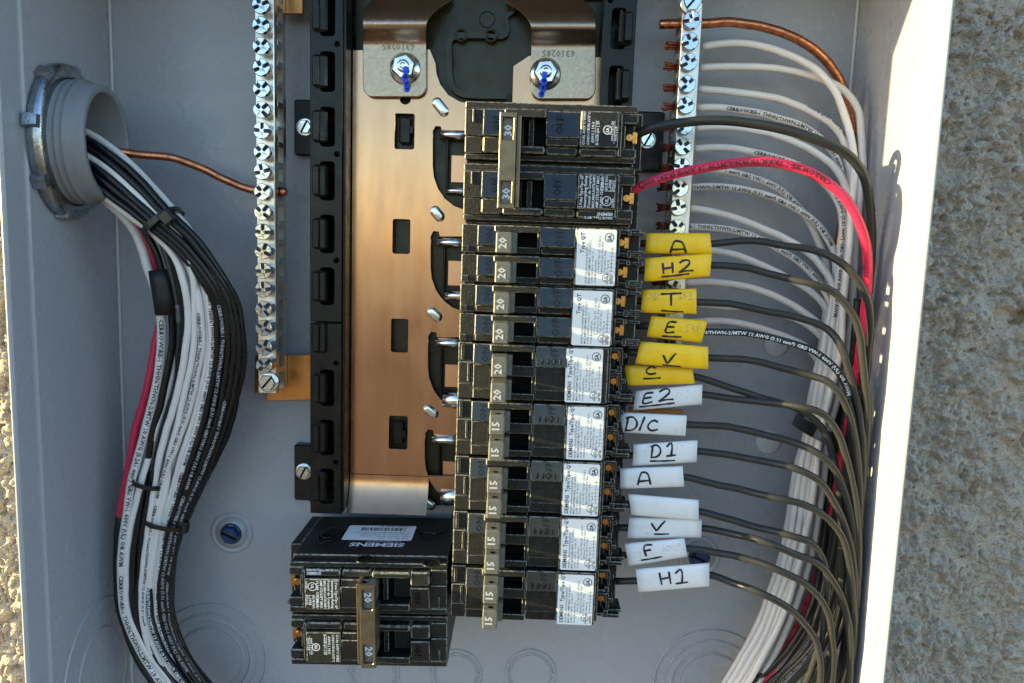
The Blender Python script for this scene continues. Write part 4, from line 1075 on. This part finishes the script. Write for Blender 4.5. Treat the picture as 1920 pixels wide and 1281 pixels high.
for i, (px, du, dl, pr) in enumerate(WR):
    n = len(px); pts = [(u, v, 21+(dl-21)*max(0, (k-1)/(n-2))**1.3) for k, (u, v) in enumerate(px)]
    last = px[-1][1]
    for v in (640, 700, 815, 900, 1000, 1085, 1180, 1235, 1290, 1370):
        if v > last+55: pts.append(bpt(v, du, dl if v < 1000 else dl*.8+4))
    lab = ('topmost white wire on the right terminal bar, next below the bare copper wire' if i == 0 else
           'lowest white wire on the right terminal bar, passing over a round dimple' if i == 13 else
           OD[i]+' white wire down from the bare copper wire on the right terminal bar')
    o, p_ = wire('white_wire', pts, 1.72, WWHITE, lab, 'wire', WG, [(s, st, ph, rv, PDARK) for s, st, ph, rv in (pr or [])])
    # bare strand ends poking through the other side of the bar
    y = P(px[0][0], px[0][1], 21)[1]; m = MB(); rn = random.Random(i)
    for k in range(7):
        a = k*pi/3; rr = 0 if k == 6 else .72
        yy, dd = y+rr*cos(a), 21+rr*sin(a)
        m.tube([(286, yy, dd), (282.4, y+(yy-y)*1.5+rn.uniform(-.2, .2), 21+(dd-21)*1.5), (279.4-rn.random()*1.8, y+(yy-y)*2.4+rn.uniform(-.4, .4), 21+(dd-21)*2.2+rn.uniform(-.4, .4))], .52, 6)
    m.build('bare_end', COPPERD, o)
    if i in (8, 12): 
        pass
m = MB(); a, b = Vector(P(1503, 797, 26)), Vector(P(1563, 816, 26))
def tie_band(c0, c1, dn, df, wid, label, group, head=None, thick=.7, name='cable_tie'):
    """band around a bundle seen between c0 and c1 (panel points); dn/df = near and far height"""
    c0, c1 = Vector(c0), Vector(c1); mid = (c0+c1)/2; hw = (c1-c0).length/2; ax = (c1-c0).normalized(); al = Vector((-ax.y, ax.x, 0)).normalized()
    dm, dh = (dn+df)/2, (dn-df)/2; N = 36; vs = []
    for k in range(N):
        a = 2*pi*k/N; ca, sa = cos(a), sin(a)
        p = Vector((mid.x, mid.y, dm))+ax*(hw*math.copysign(abs(ca)**.75, ca))+Vector((0, 0, dh*math.copysign(abs(sa)**.75, sa)))
        out = (ax*ca*dh+Vector((0, 0, sa*hw))).normalized()
        for o_, w_ in ((0, -wid/2), (thick, -wid/2), (thick, wid/2), (0, wid/2)): vs.append(p+out*o_+al*w_)
    m = MB(); m.add(vs, [[k*4+j, k*4+(j+1) % 4, ((k+1) % N)*4+(j+1) % 4, ((k+1) % N)*4+j] for k in range(N) for j in range(4)])
    base = (mid.x, mid.y, dm)
    o = single(m, name, TIEM, label, 'cable tie', base, group); BASE[o] = base
    if head:
        h_ = Vector(P(head[0], head[1], head[2])); m = MB()
        m.box(-2.6, 2.6, -2.9, 2.9, -1.6, 1.9, .5)
        m.v = [tuple(h_+ax*p[0]+al*p[1]+Vector((0, 0, p[2]))) for p in m.v]; m.build('tie_head', TIEM, o)
    return o
tie_band(P(1504, 795, 30), P(1566, 822, 30), 45.5, 12, 6.2, 'wide black strap around the white wires on the right', None, None, .8, 'strap_tie')

# ---- black wires from the sleeves to the right wall
def dlim(x): return 71-.11*(x-255)
def bwire(i, px, lit, label, mt=WBLACK, prn=None, start=None, drop=.018):
    nm, q, sd = SLM[i]
    lm = ((q[0][0]+q[3][0])/2, (q[0][1]+q[3][1])/2); rm = ((q[1][0]+q[2][0])/2, (q[1][1]+q[2][1])/2)
    pts = [(lm[0]-(start or 26), lm[1]-(rm[1]-lm[1])*.1, sd-3), (lm[0]+6, lm[1], sd), ((lm[0]+rm[0])/2, (lm[1]+rm[1])/2, sd), (rm[0]-2, rm[1], sd)]
    xl = P(lit, 700, 60)[0]; dl_ = dlim(xl); u0 = rm[0]; umax = max(range(len(px)), key=lambda k: px[k][0])
    for k, (u, v) in enumerate(px[1:] if abs(px[0][0]-rm[0]) < 25 else px):
        k2 = k+1 if abs(px[0][0]-rm[0]) < 25 else k
        if u < lit and k2 <= umax: d = sd+(dl_-sd)*(u-u0)/(lit-u0)-1.2*sin(pi*(u-u0)/(lit-u0))
        else: d = dl_+3.6
        if k2 > umax: d -= drop*(v-px[umax][1])
        pts.append((u, v, d))
    return wire('black_wire', pts, 1.66, mt, label, 'wire', 'black wires from the breakers on the right', prn)
BW = [
 (0, [(1335, 451), (1400, 451), (1470, 459), (1540, 474), (1590, 503), (1620, 545), (1633, 590), (1629, 650), (1622, 740), (1614, 860), (1604, 1000), (1590, 1150), (1570, 1300)], 1590, 'black wire leaving the yellow A sleeve', None),
 (1, [(1335, 494), (1400, 503), (1470, 520), (1520, 533), (1565, 550), (1600, 592), (1615, 650), (1625, 730), (1624, 830), (1616, 960), (1606, 1100), (1590, 1300)], 1512, 'black wire leaving the yellow H2 sleeve', None),
 (2, [(1307, 557), (1370, 570), (1440, 584), (1500, 598), (1548, 618), (1578, 652), (1596, 705), (1612, 780), (1619, 870), (1612, 1000), (1600, 1150), (1580, 1310)], 1560, 'black wire leaving the yellow T sleeve', None),
 (3, [(1325, 612), (1400, 626), (1470, 641), (1520, 656), (1556, 680), (1582, 716), (1600, 790), (1610, 880), (1608, 1000), (1598, 1150), (1580, 1310)], 1600, 'black wire with white printing leaving the yellow E sleeve', [(PRINT12[15:], 31, -.1, 0, PWHITE)]),
 (4, [(1328, 664), (1400, 674), (1470, 691), (1520, 704), (1560, 722), (1588, 765), (1604, 830), (1612, 920), (1611, 1040), (1600, 1170), (1575, 1310)], 1522, 'black wire leaving the yellow V sleeve', [('CERR', 31.5, .1, 0, PGREY)]),
 (5, [(1303, 711), (1370, 728), (1440, 749), (1498, 768), (1540, 800), (1562, 850), (1574, 930), (1578, 1040), (1570, 1160), (1540, 1300)], 1580, 'black wire leaving the yellow C sleeve', None),
 (6, [(1318, 746), (1390, 751), (1450, 756), (1505, 764), (1548, 782), (1576, 822), (1594, 880), (1606, 960), (1609, 1060), (1600, 1180), (1575, 1310)], 1496, 'black wire leaving the white E2 sleeve', None),
 (7, [(1290, 791), (1350, 798), (1420, 812), (1480, 828), (1530, 848), (1566, 882), (1588, 935), (1602, 1010), (1606, 1110), (1592, 1230), (1570, 1320)], 1512, 'black wire leaving the white D/C sleeve', None),
 (8, [(1308, 847), (1370, 853), (1440, 866), (1490, 880), (1536, 904), (1568, 945), (1590, 1005), (1603, 1090), (1603, 1180), (1580, 1320)], 1474, 'black wire leaving the white D1 sleeve', None),
 (9, [(1283, 896), (1340, 907), (1400, 920), (1455, 934), (1510, 950), (1556, 975), (1583, 1015), (1597, 1080), (1602, 1150), (1598, 1230), (1580, 1330)], 1452, 'black wire leaving the white A sleeve', None),
 (10, [(1312, 961), (1370, 975), (1430, 992), (1480, 1004), (1520, 1019), (1543, 1050), (1552, 1100), (1546, 1160), (1530, 1230), (1500, 1310)], 1462, 'black wire leaving the blank white sleeve', None),
 (11, [(1316, 996), (1380, 1003), (1430, 1015), (1480, 1035), (1538, 1060), (1568, 1100), (1587, 1150), (1595, 1210), (1592, 1281), (1580, 1340)], 1428, 'black wire leaving the white V sleeve', None),
 (12, [(1287, 1028), (1340, 1034), (1400, 1048), (1450, 1065), (1508, 1092), (1543, 1132), (1560, 1190), (1562, 1250), (1552, 1330)], 1410, 'black wire leaving the white F sleeve', None),
 (13, [(1330, 1079), (1375, 1093), (1420, 1109), (1478, 1140), (1518, 1180), (1538, 1235), (1538, 1290), (1525, 1340)], 1404, 'black wire leaving the white H1 sleeve', None),
]
for i, px, lit, lab, pr in BW: bwire(i, px, lit, lab, WSUNLIT, pr, 40 if i in (13, 11) else 26)
# feeds of the 30 breaker
wire('black_wire', [(1176, 264, 50), (1190, 254, 54), (1215, 243, 57), (1260, 233, 59), (1330, 226, 60), (1400, 230, 60.5), (1470, 243, 61), (1535, 262, 61), (1588, 290, 60), (1620, 332, 57), (1632, 390, 54), (1634, 450, 51), (1628, 540, 50), (1615, 640, 44), (1600, 760, 38), (1585, 900, 34), (1560, 1050, 32), (1520, 1180, 30), (1450, 1290, 28)], 2.1, WSUNLIT, 'thick black wire arching from the wide 30 breaker to the right wall', 'wire')
_, RPTS = wire('red_wire', [(1174, 366, 52), (1190, 355, 56), (1230, 338, 58), (1300, 318, 60), (1370, 306, 62), (1440, 303, 63), (1508, 319, 64), (1560, 349, 65), (1598, 390, 65), (1619, 440, 63), (1627, 500, 58), (1622, 590, 52), (1611, 670, 46), (1597, 745, 40), (1582, 840, 35), (1566, 930, 28), (1548, 1020, 20), (1508, 1150, 12), (1425, 1290, 8)], 2.1, WRED, 'red wire arching from the wide 30 breaker to the right wall', 'wire', None, [(PRINT10, 262, -.55, 1, PDARK)] if False else None)
# printing on the red wire reads from the right back toward the breaker
ro = [o for o in C.objects if o.name.startswith('red_wire')][0]
rp_ = RPTS[:int(len(RPTS)*.25)][::-1]
m = MB(); wire_text(m, rp_, 2.1, PRINT10[:46], 2.7, 4, .12, .04, 0, 1.2, .18); m.build('printing', mat('dark_red_print', (.12, .01, .015), .5), ro)
# spare runs at the lower right, under the loops
for k, (px, lab, pr) in enumerate([
  ([(1597, 560, 24), (1590, 640, 24), (1578, 740, 24), (1562, 860, 24), (1550, 960, 26), (1538, 1060, 28), (1520, 1140, 30), (1480, 1215, 30), (1430, 1265, 28), (1350, 1320, 24)], 'a black wire running down behind the loops at the lower right', None),
  ([(1608, 560, 20), (1600, 660, 22), (1588, 780, 24), (1575, 900, 26), (1560, 1010, 28), (1545, 1100, 32), (1520, 1185, 34), (1480, 1245, 32), (1420, 1300, 28)], 'a black wire running down behind the loops at the lower right', [(PRINT12[10:], 170, 0, 0, PGREY)]),
  ([(1618, 600, 20), (1610, 700, 24), (1598, 820, 28), (1585, 950, 32), (1572, 1060, 36), (1552, 1150, 40), (1520, 1215, 40), (1470, 1270, 36), (1420, 1320, 30)], 'a black wire running down behind the loops at the lower right', [(PRINT12[30:], 150, .1, 0, PGREY)]),
  ([(1622, 700, 26), (1614, 800, 30), (1600, 930, 36), (1588, 1040, 42), (1572, 1130, 48), (1545, 1205, 50), (1500, 1262, 44), (1450, 1320, 36)], 'a black wire running down behind the loops at the lower right', None),
  ([(1608, 1010, 40), (1598, 1080, 46), (1585, 1150, 52), (1562, 1220, 54), (1530, 1270, 50), (1490, 1330, 44)], 'a black wire running down behind the loops at the lower right', None)]):
    wire('black_wire', px, 1.66, WSUNLIT, ('leftmost', 'second from the left', 'third from the left', 'fourth from the left', 'rightmost')[k]+' of the black wires crowded behind the loops at the lower right', 'wire', 'black wires crowded behind the loops at the lower right', pr)

# ---- the bundle from the conduit on the left
ST = [((128, 345), (128, 238)), ((165, 350), (165, 246)), ((222, 392), (243, 302)), ((284, 437), (329, 397)), ((322, 480), (380, 450)), ((341, 530), (424, 520)), ((347, 580), (446, 570)), ((346, 630), (457, 630)), ((338, 685), (457, 690)), ((325, 740), (447, 750)), ((308, 800), (430, 810)),
      ((292, 855), (402, 868)), ((283, 905), (374, 918)), ((276, 950), (352, 962)), ((271, 990), (336, 1000)), ((264, 1060), (322, 1066)), ((258, 1145), (320, 1150)), ((276, 1215), (343, 1215)), ((304, 1281), (384, 1276)), ((350, 1360), (440, 1340))]
SDP = [46, 46, 45, 44, 42, 40, 37, 35, 33, 31, 29, 28, 27, 27, 27, 27, 27, 27, 27, 27]
def lane(c0, d0, c1, d1, c2=None):
    """c0/d0 lane near the conduit, c1/d1 lane in the open bundle, c2 lane toward the bottom"""
    out = []
    for k, ((l, r), dd) in enumerate(zip(ST, SDP)):
        t = min(1, max(0, (k-3)/3)); t = t*t*(3-2*t); c = c0+(c1-c0)*t; d = d0+(d1-d0)*t
        if c2 is not None:
            q = min(1, max(0, (k-9)/5)); q = q*q*(3-2*q); c += (c2-c)*q
        out.append((l[0]+(r[0]-l[0])*c, l[1]+(r[1]-l[1])*c, dd+d))
    return out
LG = 'wires of the tied bundle coming out of the conduit on the left'
WLAB = 'white wire in the tied bundle from the conduit, on its inner side'
BLAB = 'black wire in the tied bundle from the conduit, on its outer side'
def ptxt(s, st, ph, pm): return [(s, st, ph, 0, pm)]
for nth, (c0, d0, c1, d1, c2, pr) in zip(('first', 'fourth', 'second', 'fifth', 'sixth', 'third'), [(.03, 1.5, .05, 3.5, .10, None), (.55, 5.0, .17, 2.5, .36, None), (.3, -4, .29, 3.2, .22, ptxt(PRINT12+PRINT12[:46], 95, -.1, PDARK)), (.62, -5, .40, 1., .50, None), (.97, -2, .47, 2.5, .60, ptxt(PRINT12+PRINT12, 92, .5, PDARK)), (.45, -6, .35, -2, .28, None)]):
    wire('white_wire', lane(c0, d0, c1, d1, c2), 1.7, WWHITE, nth+' white wire from the left where the lower cable tie grips the bundle', 'wire', LG, pr)
for nth, (c0, d0, c1, d1, c2, pr) in zip('first second third fourth fifth sixth'.split()+['']*4, [(.12, 4.6, .56, 2.6, .70, None), (.28, 5.4, .65, 3.2, .80, ptxt(PRINT12+PRINT12, 92, .2, PGREY)), (.42, 6.0, .74, 2.8, .90, None), (.56, 2.0, .83, 2.6, .98, ptxt(PRINT12+PRINT12, 150, -.2, PGREY)), (.68, 5.2, .91, 1.6, 1.02, None), (.84, 4.0, .98, -.6, 1.04, None),
                              (.2, 0, .60, -1.4, .66, None), (.36, 1, .70, -1.2, .76, None), (.5, .5, .80, -1.6, .86, None), (.74, 0, .89, -2.6, .95, None)]):
    wire('black_wire', lane(c0, d0, c1, d1, c2), 1.66, WBLACK, (nth+' black wire right of the white ones in the tied bundle from the conduit') if nth else 'black wire mostly hidden behind the other black ones of the tied bundle', 'wire', LG, pr)
def dser(px, ds): 
    n = len(px); return [(u, v, ds[0]+(ds[1]-ds[0])*min(1, k/6)) for k, (u, v) in enumerate(px)]
wire('white_wire', dser([(130, 325), (165, 350), (215, 390), (240, 416), (262, 455), (284, 520), (300, 585), (303, 640), (297, 700), (285, 760), (271, 808), (258, 860), (247, 905), (239, 955), (232, 1000), (228, 1060), (234, 1150), (266, 1225), (310, 1290), (360, 1360)], (40, 31)), 2.15, WWHITE, 'thick white wire with black tape near its top, left of the tied bundle', 'wire', None, ptxt(PRINT10+PRINT10, 82, .45, PDARK))
ro2, rpt = wire('red_wire', dser([(130, 270), (165, 293), (212, 330), (250, 395), (272, 450), (293, 520), (302, 585), (293, 640), (283, 700), (269, 760), (254, 808), (242, 870), (234, 920), (227, 968), (222, 1010), (221, 1070), (228, 1150), (258, 1228), (300, 1295), (350, 1360)], (46, 25)), 2.15, WRED, 'red wire along the left edge of the tied bundle', 'wire')
k = min(range(len(rpt)), key=lambda i: (rpt[i]-Vector(P(227, 966, rpt[i].z))).length)
m = MB(); m.tube(rpt[k:], 2.45, 12); m.build('black_tape', TAPE, ro2)
IG = 'dark wires beside the black tape on the left'
wire('black_wire', dser([(130, 300), (165, 318), (232, 385), (284, 455), (307, 520), (321, 585), (322, 640), (313, 700), (301, 760), (287, 805), (279, 860), (272, 905), (263, 950), (257, 990), (250, 1060), (253, 1150), (280, 1215), (330, 1281), (380, 1350)], (43, 30)), 1.75, WBLACK, 'black wire just right of the black tape wrap', 'wire', IG)
ko, kp = wire('dark_grey_wire', dser([(200, 345), (260, 400), (300, 445), (319, 500), (331, 560), (336, 605), (332, 650), (324, 720), (311, 790), (301, 850), (287, 905), (277, 950), (269, 1000), (263, 1060), (263, 1150), (290, 1220), (340, 1290), (390, 1360)], (40, 27)), 1.75, WGREY, 'dark grey wire carrying a small clear tag right of the tape wrap', 'wire', IG)
k0 = min(range(len(kp)), key=lambda i: (kp[i]-Vector(P(334, 570, kp[i].z))).length); k1 = min(range(len(kp)), key=lambda i: (kp[i]-Vector(P(335, 612, kp[i].z))).length)
m = MB(); m.tube(kp[k0:max(k1, k0+3)], 1.86, 12); m.build('clear_tag', mat('clear_tag_film', (.16, .165, .18), .22), ko)
wire('black_wire', dser([(260, 390), (305, 440), (326, 490), (338, 545), (345, 600), (344, 650), (336, 700), (323, 755), (307, 805), (296, 855), (285, 905), (277, 950), (268, 1000), (262, 1060), (260, 1150), (286, 1220), (336, 1290), (390, 1360)], (42, 30.5)), 1.7, WBLACK, 'black wire crossing in front of a white wire left of the bundle', 'wire', IG)
wire('white_wire', dser([(330, 600), (328, 650), (321, 700), (311, 745), (296, 800), (279, 860), (264, 905), (253, 950), (245, 990), (237, 1060), (240, 1145), (268, 1212), (320, 1281), (370, 1350)], (26, 31)), 1.75, WWHITE, 'white wire emerging between two black ones, then leftmost at the bottom', 'wire')
wire('black_wire', dser([(300, 960), (290, 1010), (282, 1060), (280, 1110), (283, 1160), (300, 1210), (322, 1245), (350, 1285), (390, 1340)], (27, 33)), 1.66, WBLACK, 'black wire with pale blue printing between white ones at the bottom left', 'wire', None, ptxt(PRINT12[:60], 22, .1, PWHITE))
# tape around the thick white and red wires
pa, pb = Vector(P(297, 506, 34)), Vector(P(310, 590, 33)); m = MB()
m.tube([pa, pa.lerp(pb, .3)+Vector((.2, 0, 0)), pa.lerp(pb, .6)+Vector((.3, 0, 0)), pb], [4.9, 5.1, 5.1, 4.9], 22, 0, True, .66)
single(m, 'tape_wrap', TAPE, 'black tape wrapped around the thick white wire and its neighbours', 'tape', tuple(pa))
TG = 'black cable ties on the left bundle'
tie_band(P(281, 438, 45), P(332, 394, 45), 54.5, 35.5, 2.8, 'upper black cable tie, near the conduit', TG, (313, 408, 55.5), .9)
tie_band(P(252, 902, 31), P(300, 914, 31), 35.0, 24, 2.2, 'middle black cable tie, around only the inner wires', TG, None, .8)
tie_band(P(277, 977, 30), P(343, 990, 30), 34.6, 23, 2.2, 'lower black cable tie with its head sticking out to the right', TG, (344, 988, 30), .8)
